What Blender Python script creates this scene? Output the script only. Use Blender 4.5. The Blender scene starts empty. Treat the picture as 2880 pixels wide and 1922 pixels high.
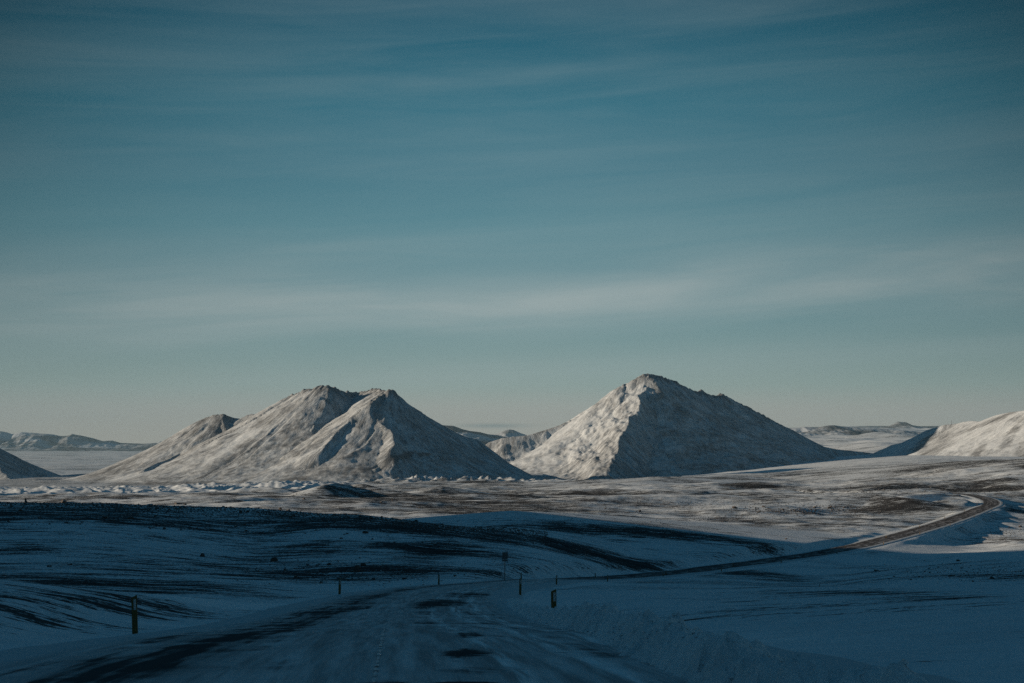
import bpy, math, random
import numpy as np

# ------------------------------------------------------------------ basics
SC = bpy.context.scene
COL = SC.collection
F = 4000.0          # focal length in photo pixels (50 mm on a 36 mm sensor, photo 2880 wide)
CX, HY = 1440.0, 1240.0   # centre column and eye-level row of the photo
SUN_AZ = math.radians(4)  # sun stands left of the view and this far forward of square left
SUN_EL = math.radians(10.3)

def s2l(c):
    return tuple((x / 255 / 12.92) if x / 255 <= .04045 else ((x / 255 + .055) / 1.055) ** 2.4 for x in c)

# ------------------------------------------------------------------ camera
cam = bpy.data.cameras.new('camera')
camo = bpy.data.objects.new('camera', cam)
COL.objects.link(camo)
cam.sensor_width = 36; cam.lens = 50; cam.shift_y = (HY - 961) / 2880
cam.clip_start = .1; cam.clip_end = 90000
camo.location = (0, 0, 0); camo.rotation_euler = (math.pi / 2, 0, 0)
SC.camera = camo
SC.render.engine = 'CYCLES'
SC.cycles.use_denoising = False
SC.cycles.max_bounces = 6
SC.cycles.diffuse_bounces = 3
SC.cycles.volume_bounces = 0
SC.cycles.caustics_reflective = False; SC.cycles.caustics_refractive = False

# ------------------------------------------------------------------ sun, sky, exposure
sun = bpy.data.lights.new('sun', 'SUN')
sun.energy = 5.1; sun.angle = math.radians(.5); sun.color = (1, .77, .57)
suno = bpy.data.objects.new('sun', sun); COL.objects.link(suno)
# light travels along the lamp's -Z; the vector towards the sun:
SV = (-math.cos(SUN_AZ) * math.cos(SUN_EL), math.sin(SUN_AZ) * math.cos(SUN_EL), math.sin(SUN_EL))
from mathutils import Vector
suno.rotation_euler = Vector(SV).to_track_quat('Z', 'Y').to_euler()
SC.view_settings.view_transform = 'Standard'; SC.view_settings.look = 'None'
SC.view_settings.exposure = 0; SC.view_settings.gamma = 1

class NT:
    """small helper round a node tree"""
    def __init__(s, nt): s.nt = nt
    def n(s, t, **kw):
        nd = s.nt.nodes.new(t)
        for k, v in kw.items():
            if k.startswith('i_'):
                key = k[2:]
                nd.inputs[int(key) if key.isdigit() else key.replace('_', ' ')].default_value = v
            else: setattr(nd, k, v)
        return nd
    def l(s, a, b): s.nt.links.new(a, b)
    def put(s, sock, v):
        if hasattr(v, 'links'): s.l(v, sock)
        else: sock.default_value = v
    def math(s, op, a, b=0., c=0., clamp=False):
        nd = s.n('ShaderNodeMath', operation=op); nd.use_clamp = clamp
        for i, v in enumerate((a, b, c)):
            s.put(nd.inputs[i], v)
        return nd.outputs[0]
    def noise(s, vec, scale, detail=4., rough=.5, dist=0., dim='3D'):
        nd = s.n('ShaderNodeTexNoise', noise_dimensions=dim)
        nd.inputs['Scale'].default_value = scale; nd.inputs['Detail'].default_value = detail
        nd.inputs['Roughness'].default_value = rough; nd.inputs['Distortion'].default_value = dist
        s.l(vec, nd.inputs['Vector']); return nd.outputs['Fac']
    def smooth(s, v, a, b, lo=0., hi=1.):
        nd = s.n('ShaderNodeMapRange', interpolation_type='SMOOTHSTEP')
        s.put(nd.inputs[0], v); s.put(nd.inputs[1], a); s.put(nd.inputs[2], b)
        nd.inputs[3].default_value = lo; nd.inputs[4].default_value = hi
        return nd.outputs[0]
    def mix(s, f, a, b, blend='MIX'):
        nd = s.n('ShaderNodeMixRGB', blend_type=blend)
        for i, v in enumerate((f, a, b)):
            if hasattr(v, 'links'): s.l(v, nd.inputs[i])
            else: nd.inputs[i].default_value = v if i == 0 else (tuple(v) + (1,))[:4]
        return nd.outputs[0]
    def scalevec(s, vec, sc):
        nd = s.n('ShaderNodeMapping'); s.l(vec, nd.inputs[0]); nd.inputs['Scale'].default_value = sc
        return nd.outputs[0]

def build_world():
    w = bpy.data.worlds.new('World'); SC.world = w; w.use_nodes = True
    T = NT(w.node_tree); bg = w.node_tree.nodes['Background']
    sk = T.n('ShaderNodeTexSky'); sk.sky_type = 'NISHITA'; sk.sun_disc = False
    sk.sun_elevation = SUN_EL; sk.sun_rotation = -(math.pi / 2 - SUN_AZ); sk.altitude = 300
    tc = T.n('ShaderNodeTexCoord'); sep = T.n('ShaderNodeSeparateXYZ'); T.l(tc.outputs['Generated'], sep.inputs[0])
    x, y, z = sep.outputs
    hor = T.math('SQRT', T.math('ADD', T.math('MULTIPLY', x, x), T.math('MULTIPLY', y, y)))
    t = T.math('DIVIDE', z, T.math('MAXIMUM', hor, .001))          # tan(elevation)
    az = T.math('ARCTAN2', x, y)
    ramp = T.n('ShaderNodeValToRGB'); cr = ramp.color_ramp
    stops = [(0, (174, 169, 158)), (.02, (170, 170, 162)), (.038, (148, 165, 160)), (.062, (130, 156, 156)), (.085, (110, 146, 151)), (.11, (98, 140, 149)),
             (.15, (91, 137, 148)), (.19, (74, 124, 139)), (.235, (51, 112, 130)), (.31, (32, 87, 107)), (.42, (6, 90, 124)), (.8, (0, 88, 124)), (1, (0, 82, 118))]
    while len(cr.elements) < len(stops): cr.elements.new(.5)
    for e, (p, c) in zip(cr.elements, stops): e.position = p; e.color = s2l(c) + (1,)
    T.l(t, ramp.inputs[0])
    # thin streaks of high cloud: lens-shaped bands, a little tilted
    comb = T.n('ShaderNodeCombineXYZ'); T.l(az, comb.inputs[0]); T.l(T.math('SUBTRACT', t, T.math('MULTIPLY', az, .055)), comb.inputs[1])
    tilt = T.math('SUBTRACT', t, T.math('MULTIPLY', az, .05))
    v1 = T.scalevec(comb.outputs[0], (1.5, 15, 1))
    n1 = T.noise(v1, 1.0, 5, .55, .5)
    v2 = T.scalevec(comb.outputs[0], (4, 48, 1))
    n2 = T.noise(v2, 1.0, 5, .6, .8)
    v3 = T.scalevec(comb.outputs[0], (1.2, 5, 1))
    n3 = T.noise(v3, 2.3, 3, .5)
    wav = T.math('ADD', tilt, T.math('MULTIPLY', T.math('SUBTRACT', n3, .5), .03))
    def band(c, wd):
        q = T.math('DIVIDE', T.math('SUBTRACT', wav, c), wd)
        return T.math('EXPONENT', T.math('MULTIPLY', T.math('MULTIPLY', q, q), -1.))
    streak = T.math('ADD', T.math('MULTIPLY', T.smooth(n1, .35, .72), .75), T.math('MULTIPLY', T.smooth(n2, .35, .75), .4))
    amount = T.math('ADD', T.math('MULTIPLY', band(.098, .022), 1.0), T.math('MULTIPLY', band(.140, .022), .26))
    amount = T.math('ADD', amount, T.math('MULTIPLY', band(.047, .012), .35))
    cloud = T.math('MULTIPLY', amount, T.math('ADD', T.math('MULTIPLY', streak, .9), .3), clamp=True)
    high = T.math('MULTIPLY', T.smooth(t, .14, .2), T.math('MULTIPLY', streak, .2))
    cloud = T.math('ADD', cloud, high, clamp=True)
    c1 = T.mix(cloud, ramp.outputs[0], s2l((160, 174, 174)))
    # lens vignette painted into the sky: darker to the sides, most near the top
    azf = T.math('MULTIPLY', T.math('MULTIPLY', az, az), T.math('SUBTRACT', -.9, T.math('MULTIPLY', T.math('MAXIMUM', T.math('MINIMUM', t, .35), 0.), 13.)))
    side = T.math('MAXIMUM', T.math('ADD', azf, 1.0), .42)
    c1 = T.mix(1.0, c1, T.mix(0, side, side), 'MULTIPLY')
    # a low bank of dark cloud over the gap in the mountains
    qx = T.math('DIVIDE', T.math('SUBTRACT', az, -.0135), .023); qy = T.math('DIVIDE', T.math('SUBTRACT', t, .0105), .0016)
    spot = T.math('EXPONENT', T.math('MULTIPLY', T.math('ADD', T.math('MULTIPLY', qx, qx), T.math('MULTIPLY', qy, qy)), -1.))
    c1 = T.mix(T.math('MULTIPLY', spot, .55), c1, s2l((100, 120, 124)))
    ten = T.n('ShaderNodeVectorMath', operation='SCALE'); T.l(c1, ten.inputs[0]); ten.inputs[3].default_value = 10
    tint = T.mix(1.0, sk.outputs[0], (.02, .26, .42), 'MULTIPLY')
    fin = T.mix(.89, tint, ten.outputs[0])
    T.l(fin, bg.inputs[0]); bg.inputs[1].default_value = .1
build_world()

# ------------------------------------------------------------------ numpy noise
_rs = np.random.RandomState(7)
_P = _rs.permutation(4096); _G = _rs.rand(4096) * 2 * np.pi
_GX, _GY = np.cos(_G).astype(np.float32), np.sin(_G).astype(np.float32)
def perlin(x, y, seed=0):
    xi = np.floor(x).astype(np.int64); yi = np.floor(y).astype(np.int64)
    xf = (x - xi).astype(np.float32); yf = (y - yi).astype(np.float32)
    u = xf * xf * xf * (xf * (xf * 6 - 15) + 10); v = yf * yf * yf * (yf * (yf * 6 - 15) + 10)
    def g(ix, iy, dx, dy):
        h = _P[(_P[(ix + seed * 131) & 4095] + iy) & 4095]
        return _GX[h] * dx + _GY[h] * dy
    a = g(xi, yi, xf, yf); b = g(xi + 1, yi, xf - 1, yf)
    c = g(xi, yi + 1, xf, yf - 1); d = g(xi + 1, yi + 1, xf - 1, yf - 1)
    return (a + u * (b - a)) * (1 - v) + (c + u * (d - c)) * v
def fbm(x, y, oct=4, seed=0, gain=.5):
    r = 0; a = 1.
    for i in range(oct):
        r = r + a * perlin(x * 2 ** i, y * 2 ** i, seed + i); a *= gain
    return r
def sstep(a, b, x):
    t = np.clip((x - a) / (b - a), 0, 1); return t * t * (3 - 2 * t)

# ------------------------------------------------------------------ materials
def new_mat(name):
    m = bpy.data.materials.new(name); m.use_nodes = True
    T = NT(m.node_tree); p = m.node_tree.nodes['Principled BSDF']
    return m, T, p
def plain(name, col, rough=.7, var=.15, scale=8., metal=0.):
    m, T, p = new_mat(name)
    tc = T.n('ShaderNodeTexCoord')
    n = T.noise(tc.outputs['Object'], scale, 4, .6)
    c = T.mix(n, tuple(x * (1 - var) for x in col), tuple(min(1, x * (1 + var)) for x in col))
    T.l(c, p.inputs['Base Color']); p.inputs['Roughness'].default_value = rough; p.inputs['Metallic'].default_value = metal
    return m
SNOW = (.70, .79, .84); GRAVEL = (.030, .032, .034); GRAVEL2 = (.060, .061, .062)

def ground_material():
    m, T, p = new_mat('snowy_gravel')
    geo = T.n('ShaderNodeNewGeometry'); P = geo.outputs['Position']
    at = T.n('ShaderNodeAttribute', attribute_name='bare')
    ar = T.n('ShaderNodeAttribute', attribute_name='rough')
    wind = T.scalevec(P, (.35, 1, 1))
    nb = T.noise(wind, .035, 6, .62, .4)      # broad drifts
    nm = T.noise(wind, .35, 6, .65, .6)        # metre-size patches
    nf = T.noise(P, 2.6, 5, .7)                # stones through the snow
    ns = T.noise(T.scalevec(P, (.10, .9, 1)), 1.1, 6, .68, .3)   # wind-laid streaks
    c_ = lambda q, k: T.math('MULTIPLY', T.math('SUBTRACT', q, .5), k)
    v = T.math('ADD', c_(nb, 2.4), c_(nm, 2.0))
    v = T.math('ADD', v, T.math('ADD', c_(nf, 2.2), c_(ns, 3.2)))
    v = T.math('ADD', v, at.outputs['Fac'])
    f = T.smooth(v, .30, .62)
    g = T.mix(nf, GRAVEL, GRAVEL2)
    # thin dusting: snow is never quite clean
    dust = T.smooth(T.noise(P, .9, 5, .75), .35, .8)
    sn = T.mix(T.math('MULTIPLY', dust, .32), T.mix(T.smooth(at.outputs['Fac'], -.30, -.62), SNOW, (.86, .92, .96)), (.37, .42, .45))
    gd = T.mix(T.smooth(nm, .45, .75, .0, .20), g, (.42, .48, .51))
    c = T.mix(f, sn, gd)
    T.l(c, p.inputs['Base Color']); p.inputs['Roughness'].default_value = .75
    p.inputs['Specular IOR Level'].default_value = .0
    b1 = T.n('ShaderNodeBump'); b1.inputs['Distance'].default_value = .5; b1.inputs['Strength'].default_value = .55
    h = T.math('ADD', T.math('MULTIPLY', nm, .8), T.math('MULTIPLY', nf, .35))
    T.l(h, b1.inputs['Height'])
    T.l(b1.outputs[0], p.inputs['Normal'])
    return m
def mountain_material(name, bump=1., bare0=0.):
    m, T, p = new_mat(name)
    geo = T.n('ShaderNodeNewGeometry'); P = geo.outputs['Position']
    at = T.n('ShaderNodeAttribute', attribute_name='bare')
    fl = T.n('ShaderNodeAttribute', attribute_name='flow')    # runs along and down the slope
    st = T.scalevec(fl.outputs['Vector'], (1, .16, 1))
    n1 = T.noise(st, .11, 5, .6, .3)
    n2 = T.noise(st, .5, 5, .65, .3)
    n3 = T.noise(P, .6, 5, .75)
    n4 = T.noise(P, .03, 5, .6)
    n5 = T.noise(T.scalevec(fl.outputs['Vector'], (1, .07, 1)), .95, 5, .7, .2)
    c_ = lambda q, k: T.math('MULTIPLY', T.math('SUBTRACT', q, .5), k)
    v = T.math('ADD', T.math('ADD', c_(n1, 1.9), c_(n2, 1.2)), T.math('ADD', c_(n3, .5), c_(n4, .8)))
    v = T.math('ADD', T.math('ADD', v, c_(n5, 1.7)), at.outputs['Fac'])
    f = T.smooth(v, -.30, 1.0, 0., .84)
    g = T.mix(n3, (.045, .049, .052), (.10, .103, .105))
    sn = T.mix(T.math('MULTIPLY', T.smooth(n3, .35, .75), .5), SNOW, (.30, .33, .34))
    T.l(T.mix(f, sn, g), p.inputs['Base Color']); p.inputs['Roughness'].default_value = .8
    p.inputs['Specular IOR Level'].default_value = .0
    b = T.n('ShaderNodeBump'); b.inputs['Distance'].default_value = 1.6 * bump; b.inputs['Strength'].default_value = .8
    T.l(T.math('ADD', T.math('MULTIPLY', n2, .6), T.math('ADD', T.math('MULTIPLY', n3, .12), T.math('ADD', T.math('MULTIPLY', n5, .45), T.math('MULTIPLY', n1, .7)))), b.inputs['Height'])
    T.l(b.outputs[0], p.inputs['Normal'])
    return m
def far_material():
    m, T, p = new_mat('far_snow')
    geo = T.n('ShaderNodeNewGeometry'); P = geo.outputs['Position']
    n = T.noise(T.scalevec(P, (.4, 1, 2)), .004, 6, .65, .5)
    T.l(T.mix(T.smooth(n, .38, .62), (.6, .68, .74), (.09, .1, .11)), p.inputs['Base Color']); p.inputs['Specular IOR Level'].default_value = 0; p.inputs['Roughness'].default_value = .85
    return m
def rock_material():
    m, T, p = new_mat('basalt')
    geo = T.n('ShaderNodeNewGeometry'); sep = T.n('ShaderNodeSeparateXYZ'); T.l(geo.outputs['Normal'], sep.inputs[0])
    tc = T.n('ShaderNodeTexCoord'); n = T.noise(tc.outputs['Object'], 3., 5, .65)
    g = T.mix(n, (.028, .026, .024), (.09, .082, .074))
    up = T.math('ADD', sep.outputs[2], T.math('MULTIPLY', T.math('SUBTRACT', n, .5), 1.1))
    f = T.smooth(up, .80, 1.0, 0., .8)
    T.l(T.mix(f, g, (.7, .72, .75)), p.inputs['Base Color']); p.inputs['Roughness'].default_value = .85
    b = T.n('ShaderNodeBump'); b.inputs['Distance'].default_value = .12; b.inputs['Strength'].default_value = .7
    T.l(n, b.inputs['Height']); T.l(b.outputs[0], p.inputs['Normal'])
    return m
M_GROUND = ground_material(); M_MOUNT = mountain_material('mountain_snow'); M_FAR = far_material(); M_ROCK = rock_material()

# ------------------------------------------------------------------ object helpers
def tag(o, label=None, cat=None, group=None, kind=None):
    if label: o['label'] = label
    if cat: o['category'] = cat
    if group: o['group'] = group
    if kind: o['kind'] = kind
    return o
def link_mesh(name, me, mat=None, parent=None):
    if mat: me.materials.append(mat)
    o = bpy.data.objects.new(name, me); COL.objects.link(o)
    if parent: o.parent = parent
    return o
def np_mesh(name, co, quads=None, tris=None, smooth=True, attrs=None):
    me = bpy.data.meshes.new(name)
    co = np.asarray(co, dtype=np.float32)
    me.vertices.add(len(co)); me.vertices.foreach_set('co', co.ravel())
    idx = []; starts = []; tot = 0
    nq = 0 if quads is None else len(quads); ntr = 0 if tris is None else len(tris)
    parts = []
    if nq: parts.append(quads.astype(np.int32).ravel())
    if ntr: parts.append(tris.astype(np.int32).ravel())
    li = np.concatenate(parts)
    me.loops.add(len(li)); me.loops.foreach_set('vertex_index', li)
    st = np.concatenate([np.arange(nq) * 4, nq * 4 + np.arange(ntr) * 3]).astype(np.int32)
    me.polygons.add(nq + ntr); me.polygons.foreach_set('loop_start', st)
    me.update(calc_edges=True)
    me.polygons.foreach_set('use_smooth', np.full(nq + ntr, smooth))
    for k, v in (attrs or {}).items():
        v = np.asarray(v, dtype=np.float32)
        if v.ndim == 1:
            a = me.attributes.new(k, 'FLOAT', 'POINT'); a.data.foreach_set('value', v)
        else:
            a = me.attributes.new(k, 'FLOAT_VECTOR', 'POINT'); a.data.foreach_set('vector', v.ravel())
    me.update(); return me
def box(bm_v, bm_f, x0, x1, y0, y1, z0, z1):
    i = len(bm_v)
    bm_v += [(x0, y0, z0), (x1, y0, z0), (x1, y1, z0), (x0, y1, z0), (x0, y0, z1), (x1, y0, z1), (x1, y1, z1), (x0, y1, z1)]
    bm_f += [(i, i + 3, i + 2, i + 1), (i + 4, i + 5, i + 6, i + 7), (i, i + 1, i + 5, i + 4), (i + 1, i + 2, i + 6, i + 5), (i + 2, i + 3, i + 7, i + 6), (i + 3, i, i + 4, i + 7)]
def pymesh(name, v, f, bevel=0):
    me = bpy.data.meshes.new(name); me.from_pydata(v, [], f); me.update()
    if bevel:
        import bmesh
        bm = bmesh.new(); bm.from_mesh(me)
        bmesh.ops.bevel(bm, geom=list(bm.edges), offset=bevel, segments=2, affect='EDGES'); bm.to_mesh(me); bm.free()
    return me

# ------------------------------------------------------------------ road course (centre line, x y and drop below the eye)
ROAD = [(1.6, -40), (.7, -15), (-.3, 0), (-1.0, 10), (-2.0, 22), (-3.5, 41), (-4.5, 60), (-4.75, 82), (-3.8, 105), (-.8, 133), (3.2, 165), (9.2, 201),
        (20.6, 241.5), (39.4, 302), (60.7, 347.3), (83.5, 387.4), (107.5, 430.5), (130.5, 472.5), (153.3, 514.3), (176.2, 558.4),
        (199.5, 607), (219, 650), (232, 693), (238, 735), (236, 775), (225, 812), (204, 846), (170, 875), (120, 900)]
DROPT = [(0, 1.35), (5, 1.45), (10, 1.75), (15, 2.2), (22, 3.0), (34, 4.4), (41, 5.17), (60, 6.85), (82, 8.75), (105, 10.8), (133, 13.35), (165, 16.1),
         (200, 19.5), (240, 22.9), (300, 27.4), (345, 29.5), (385, 30.7), (428, 31.2), (470, 31.0), (512, 30.5), (556, 29.8), (605, 29.3), (650, 29.0), (700, 28.6), (745, 28.1), (780, 28.4), (815, 29.6), (850, 31.5), (900, 34)]
def catmull(P, step=1.5):
    P = np.array(P, float); out = []
    for i in range(1, len(P) - 2):
        p0, p1, p2, p3 = P[i - 1], P[i], P[i + 1], P[i + 2]
        n = max(2, int(np.linalg.norm(p2 - p1) / step))
        for k in range(n):
            t = k / n
            out.append(.5 * ((2 * p1) + (-p0 + p2) * t + (2 * p0 - 5 * p1 + 4 * p2 - p3) * t * t + (-p0 + 3 * p1 - 3 * p2 + p3) * t ** 3))
    return np.array(out)
RC = catmull(ROAD, 1.0)
k = np.hanning(15); k /= k.sum()
RC[:, 0] = np.convolve(np.pad(RC[:, 0], 7, 'edge'), k, 'valid'); RC[:, 1] = np.convolve(np.pad(RC[:, 1], 7, 'edge'), k, 'valid')
_pp = RC[:, 1].copy()
_mono = np.maximum.accumulate(_pp)
_extra = np.cumsum(np.r_[0, np.linalg.norm(np.diff(RC, axis=0), axis=1)])
_i700 = int(np.argmin(abs(RC[:, 1] - 700)))
_par = np.where(np.arange(len(RC)) <= _i700, RC[:, 1], 700 + (_extra - _extra[_i700]))
dt = np.array(DROPT)
RZ = -np.interp(_par, dt[:, 0], dt[:, 1])
RZ[_par < 0] = -1.35 + .02 * _par[_par < 0]
k = np.hanning(31); k /= k.sum(); RZ = np.convolve(np.pad(RZ, 15, 'edge'), k, 'valid')
RT = np.gradient(RC, axis=0); RT /= np.linalg.norm(RT, axis=1)[:, None]
RN = np.c_[RT[:, 1], -RT[:, 0]]       # to the right of travel
RS = _extra

# ------------------------------------------------------------------ ground control heights: (photo column, depth, drop below eye)
CP = []
def cp(u, *pairs):
    for d, dr in pairs: CP.append((u, d, dr))
for u in (-300, 0):
    cp(u, (8, 1.6), (15, 2.35), (25, 3.2), (40, 4.3), (60, 5.85), (90, 10.3), (120, 13), (150, 14.6), (220, 15.6), (300, 13.3), (400, 21), (500, 27), (700, 29.8), (1000, 39.5), (1400, 50), (1800, 62), (2400, 85), (3800, 110), (7000, 110), (16000, 110), (30000, 112))
cp(350, (15, 2.25), (34, 4.45), (60, 6.4), (90, 10.4), (120, 13.2), (150, 14.9), (220, 16.0), (290, 13.4), (400, 21.5), (500, 27), (700, 29.3), (1000, 40), (1400, 52), (1800, 61), (2400, 80), (3800, 110), (7000, 110), (16000, 110))
cp(700, (10, 1.75), (40, 5.0), (68, 7.6), (100, 11.6), (150, 15.4), (180, 17.0), (220, 18.0), (260, 16.9), (290, 14.2), (400, 22), (500, 26.7), (560, 27.2), (800, 32.2), (1200, 43), (1800, 57), (2100, 64), (3800, 105), (16000, 110))
cp(1000, (80, 8.9), (110, 12.6), (150, 16.2), (190, 17.2), (235, 17.5), (285, 15.0), (350, 20.5), (450, 25), (560, 27.5), (800, 32.8), (1200, 42), (1800, 54), (2100, 62), (3800, 100), (16000, 105))
cp(1230, (120, 12.2), (140, 14.2), (190, 17.2), (235, 18.0), (285, 16.8), (350, 21.5), (450, 25.2), (540, 27), (800, 33), (1500, 48), (2100, 60), (2600, 72), (3800, 95), (16000, 100))
cp(1550, (40, 5.2), (80, 8.8), (133, 13.4), (170, 16.8), (205, 18.8), (250, 19.8), (290, 20.6), (350, 22.6), (420, 24.6), (530, 27.2), (640, 28.8), (1200, 42), (2000, 57.5), (2600, 74), (3800, 85), (16000, 90))
cp(1780, (12, 2.0), (33, 4.2), (60, 6.7), (100, 10.3), (150, 15.2), (200, 19.6), (240, 22.9), (300, 25.6), (400, 27.2), (520, 28.6), (700, 30.2), (1250, 39), (2000, 54), (2600, 70))
cp(2000, (8, 1.5), (12, 2.05), (33, 4.2), (60, 6.7), (90, 9.4), (110, 11.3), (150, 15.3), (220, 21.5), (280, 26), (350, 28.2), (410, 28.7), (490, 29.3), (600, 30), (800, 32), (1300, 39), (1900, 47.5), (2600, 62), (3800, 66))
cp(2300, (12, 2.0), (33, 4.1), (60, 6.5), (90, 9.3), (130, 14.0), (200, 20.5), (300, 28.3), (370, 30.6), (410, 30.4), (490, 30.6), (600, 30.2), (800, 31.3), (1300, 37), (1900, 42), (2600, 45))
cp(2550, (10, 1.7), (25, 3.2), (60, 6.4), (90, 9.5), (120, 12.5), (150, 15), (230, 21), (300, 27), (380, 32.2), (450, 31.6), (490, 31.2), (560, 31.2), (640, 30.8), (740, 29.6), (950, 29.4), (1200, 31.5), (1800, 33.7), (2600, 32), (4000, 25), (7000, -5), (10000, -70), (16000, -90), (30000, -90))
cp(2700, (120, 12.7), (200, 18.5), (300, 26), (400, 32), (480, 34.2), (560, 31.5), (620, 30), (740, 28.4), (860, 31.5), (950, 29.5), (1300, 24), (1500, 25), (1900, 32))
cp(2880, (10, 1.6), (20, 2.7), (60, 6.3), (90, 9.4), (120, 12.4), (150, 14.6), (200, 18), (300, 25), (400, 30.5), (520, 33.2), (620, 31.6), (700, 31), (900, 26.4), (1300, 17.9), (1500, 23), (1900, 30), (2600, 28), (4000, 20), (7000, -5), (16000, -80), (30000, -80))
cp(3200, (10, 1.5), (60, 6), (150, 14), (300, 24), (520, 33), (700, 31), (900, 27), (1300, 18), (1900, 30), (2600, 28), (4000, 20), (16000, -80))
cp(2380, (2600, 40), (3200, 36), (4200, 22), (7000, 0), (10000, -62), (16000, -80), (30000, -80))
CP = np.array(CP, float)
CU = CP[:, 0] / 700.; CL = np.log(CP[:, 1]) * 1.6; CV = CP[:, 2] / CP[:, 1]
CV = CV * 10
def tps_fit():
    n = len(CU)
    d2 = (CU[:, None] - CU[None]) ** 2 + (CL[:, None] - CL[None]) ** 2
    K = np.where(d2 > 0, d2 * np.log(np.maximum(d2, 1e-12)), 0) + np.eye(n) * .004
    Pm = np.c_[np.ones(n), CU, CL]
    A = np.block([[K, Pm], [Pm.T, np.zeros((3, 3))]])
    return np.linalg.solve(A, np.r_[CV, 0, 0, 0])
TW = tps_fit()
def tps(u, l):
    r = (TW[-3] + TW[-2] * u + TW[-1] * l).astype(np.float32)
    u = u.astype(np.float32); l = l.astype(np.float32)
    for i in range(len(CU)):
        d2 = (u - np.float32(CU[i])) ** 2 + (l - np.float32(CL[i])) ** 2
        r += np.float32(TW[i]) * d2 * np.log(d2 + 1e-9)
    return r
THM = math.radians(25)

# ------------------------------------------------------------------ the polar grid of the ground sheet
th_in = np.radians(np.arange(-23.5, 23.5001, .042))
side_steps = np.concatenate([[0], np.cumsum(np.geomspace(.06, 3.2, 90))]); side_steps = side_steps / side_steps[-1] * (180 - 23.5)
TH = np.concatenate([-np.radians(23.5 + side_steps[1:-1][::-1]), th_in, np.radians(23.5 + side_steps[1:])])
RR = np.concatenate([np.geomspace(2.2, 120, 330)[:-1], np.geomspace(120, 1300, 520)[:-1], np.geomspace(1300, 21300, 250)])
NT_, NR = len(TH), len(RR)
tg, rg = np.meshgrid(TH, RR)          # rows: radius
X = rg * np.sin(tg); Y = rg * np.cos(tg)
tcl = np.clip(tg, -THM, THM)
D = rg * np.cos(tcl); U = CX + F * np.tan(tcl)
Z = -tps(U / 700., np.log(np.maximum(D, 7)) * 1.6) / 10 * D
near = sstep(12, 6, rg)
Z = Z * (1 - near) + (-1.5) * near
behind = np.abs(tg) > THM
# beyond the view's sides the land levels out
# rolling detail
amp = sstep(40, 300, rg)
Z += fbm(X / 38, Y / 60, 4, 3) * .55 * amp + fbm(X / 160, Y / 120, 3, 11) * 2.0 * sstep(380, 900, rg)
Z += fbm(X / 9, Y / 6, 3, 21) * .10 * sstep(8, 40, rg)
Z += fbm(X / 500, Y / 700, 3, 29) * (8 + 30 * sstep(2000, 2300, U)) * sstep(2800, 4500, rg)
# low swells on the lit plain
sw = perlin(X / 75 + 3.1, Y / 55 + .7, 41)
Z += fbm(X / 22, Y / 18, 3, 45) * 1.0 * sstep(350, 480, Y) * sstep(2000, 1500, rg)
Z += np.maximum(sw, 0) ** 1.3 * 8 * sstep(500, 640, Y) * sstep(2200, 1500, rg)
# lumpy lava field in front of the left mountain
lava = sstep(1050, 1250, rg) * sstep(2000, 1850, rg) * sstep(1150, 800, U)
rid = 1 - np.abs(perlin(X / 26, Y / 60, 51)) * 2
Z += lava * (np.maximum(rid, 0) ** 2 * 3.6 + fbm(X / 11, Y / 25, 3, 55) * 1.6 + perlin(X / 60, Y / 90, 57) * 3.2)
# rough low ground between the two mountains
mid = np.exp(-((X + 95) / 150) ** 2) * sstep(1750, 2050, Y) * sstep(2700, 2400, Y)
Z += mid * (np.maximum(1 - np.abs(perlin(X / 34, Y / 40, 61)) * 2, 0) ** 2 * 11 - 2 + fbm(X / 30, Y / 40, 3, 63) * 5)

def ray_pt(px, py, d): return ((px - CX) / F * d, d, -(py - HY) / F * d)
def mound(pts, slope, soft=1.2, rg_=(0, 1e9)):
    """raise the ground to a ridge line with the given side slope; pts: (px, py, depth)"""
    global Z
    P = np.array([ray_pt(*q) for q in pts]); r = slope
    mg = max(90, 15 / slope); x0, x1 = P[:, 0].min() - mg, P[:, 0].max() + mg; y0, y1 = P[:, 1].min() - mg, P[:, 1].max() + mg
    m = (X > x0) & (X < x1) & (Y > y0) & (Y < y1)
    xs, ys = X[m], Y[m]; best = np.full(xs.shape, -1e9)
    for a, b in zip(P[:-1], P[1:]):
        ab = b[:2] - a[:2]; t = np.clip(((xs - a[0]) * ab[0] + (ys - a[1]) * ab[1]) / (ab @ ab), 0, 1)
        d = np.hypot(xs - a[0] - t * ab[0], ys - a[1] - t * ab[1])
        z = a[2] + t * (b[2] - a[2]) - slope * (np.sqrt(d * d + soft * soft) - soft)
        best = np.maximum(best, z)
    zz = Z[m]; kk = .6
    h = np.clip(.5 + .5 * (best - zz) / kk, 0, 1)
    zn = zz * (1 - h) + best * h + kk * h * (1 - h)
    Z[m] = zn
mound([(800, 1407, 815), (860, 1385, 820), (905, 1366, 830), (935, 1359, 850), (985, 1364, 880), (1022, 1361, 860), (1070, 1374, 850), (1160, 1388, 840)], .30)
mound([(1200, 1381, 980), (1245, 1368, 1000), (1300, 1377, 1000)], .16)
mound([(1930, 1345, 1500), (2040, 1333, 1500), (2180, 1331, 1500)], .1)
mound([(2420, 1378, 860), (2520, 1363, 900), (2640, 1370, 900), (2760, 1378, 880)], .13)
mound([(2180, 1421, 640), (2330, 1404, 650), (2460, 1392, 660), (2560, 1402, 640)], .17)     # bright drift left of the bend
mound([(2540, 1395, 690), (2620, 1388, 720), (2700, 1385, 760)], .2)
mound([(1800, 1352, 1250), (1900, 1343, 1300), (2050, 1336, 1350)], .08)
mound([(2560, 1316, 1450), (2700, 1297, 1400), (2800, 1292, 1350), (2990, 1300, 1300), (3300, 1300, 1300)], .1)
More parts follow.
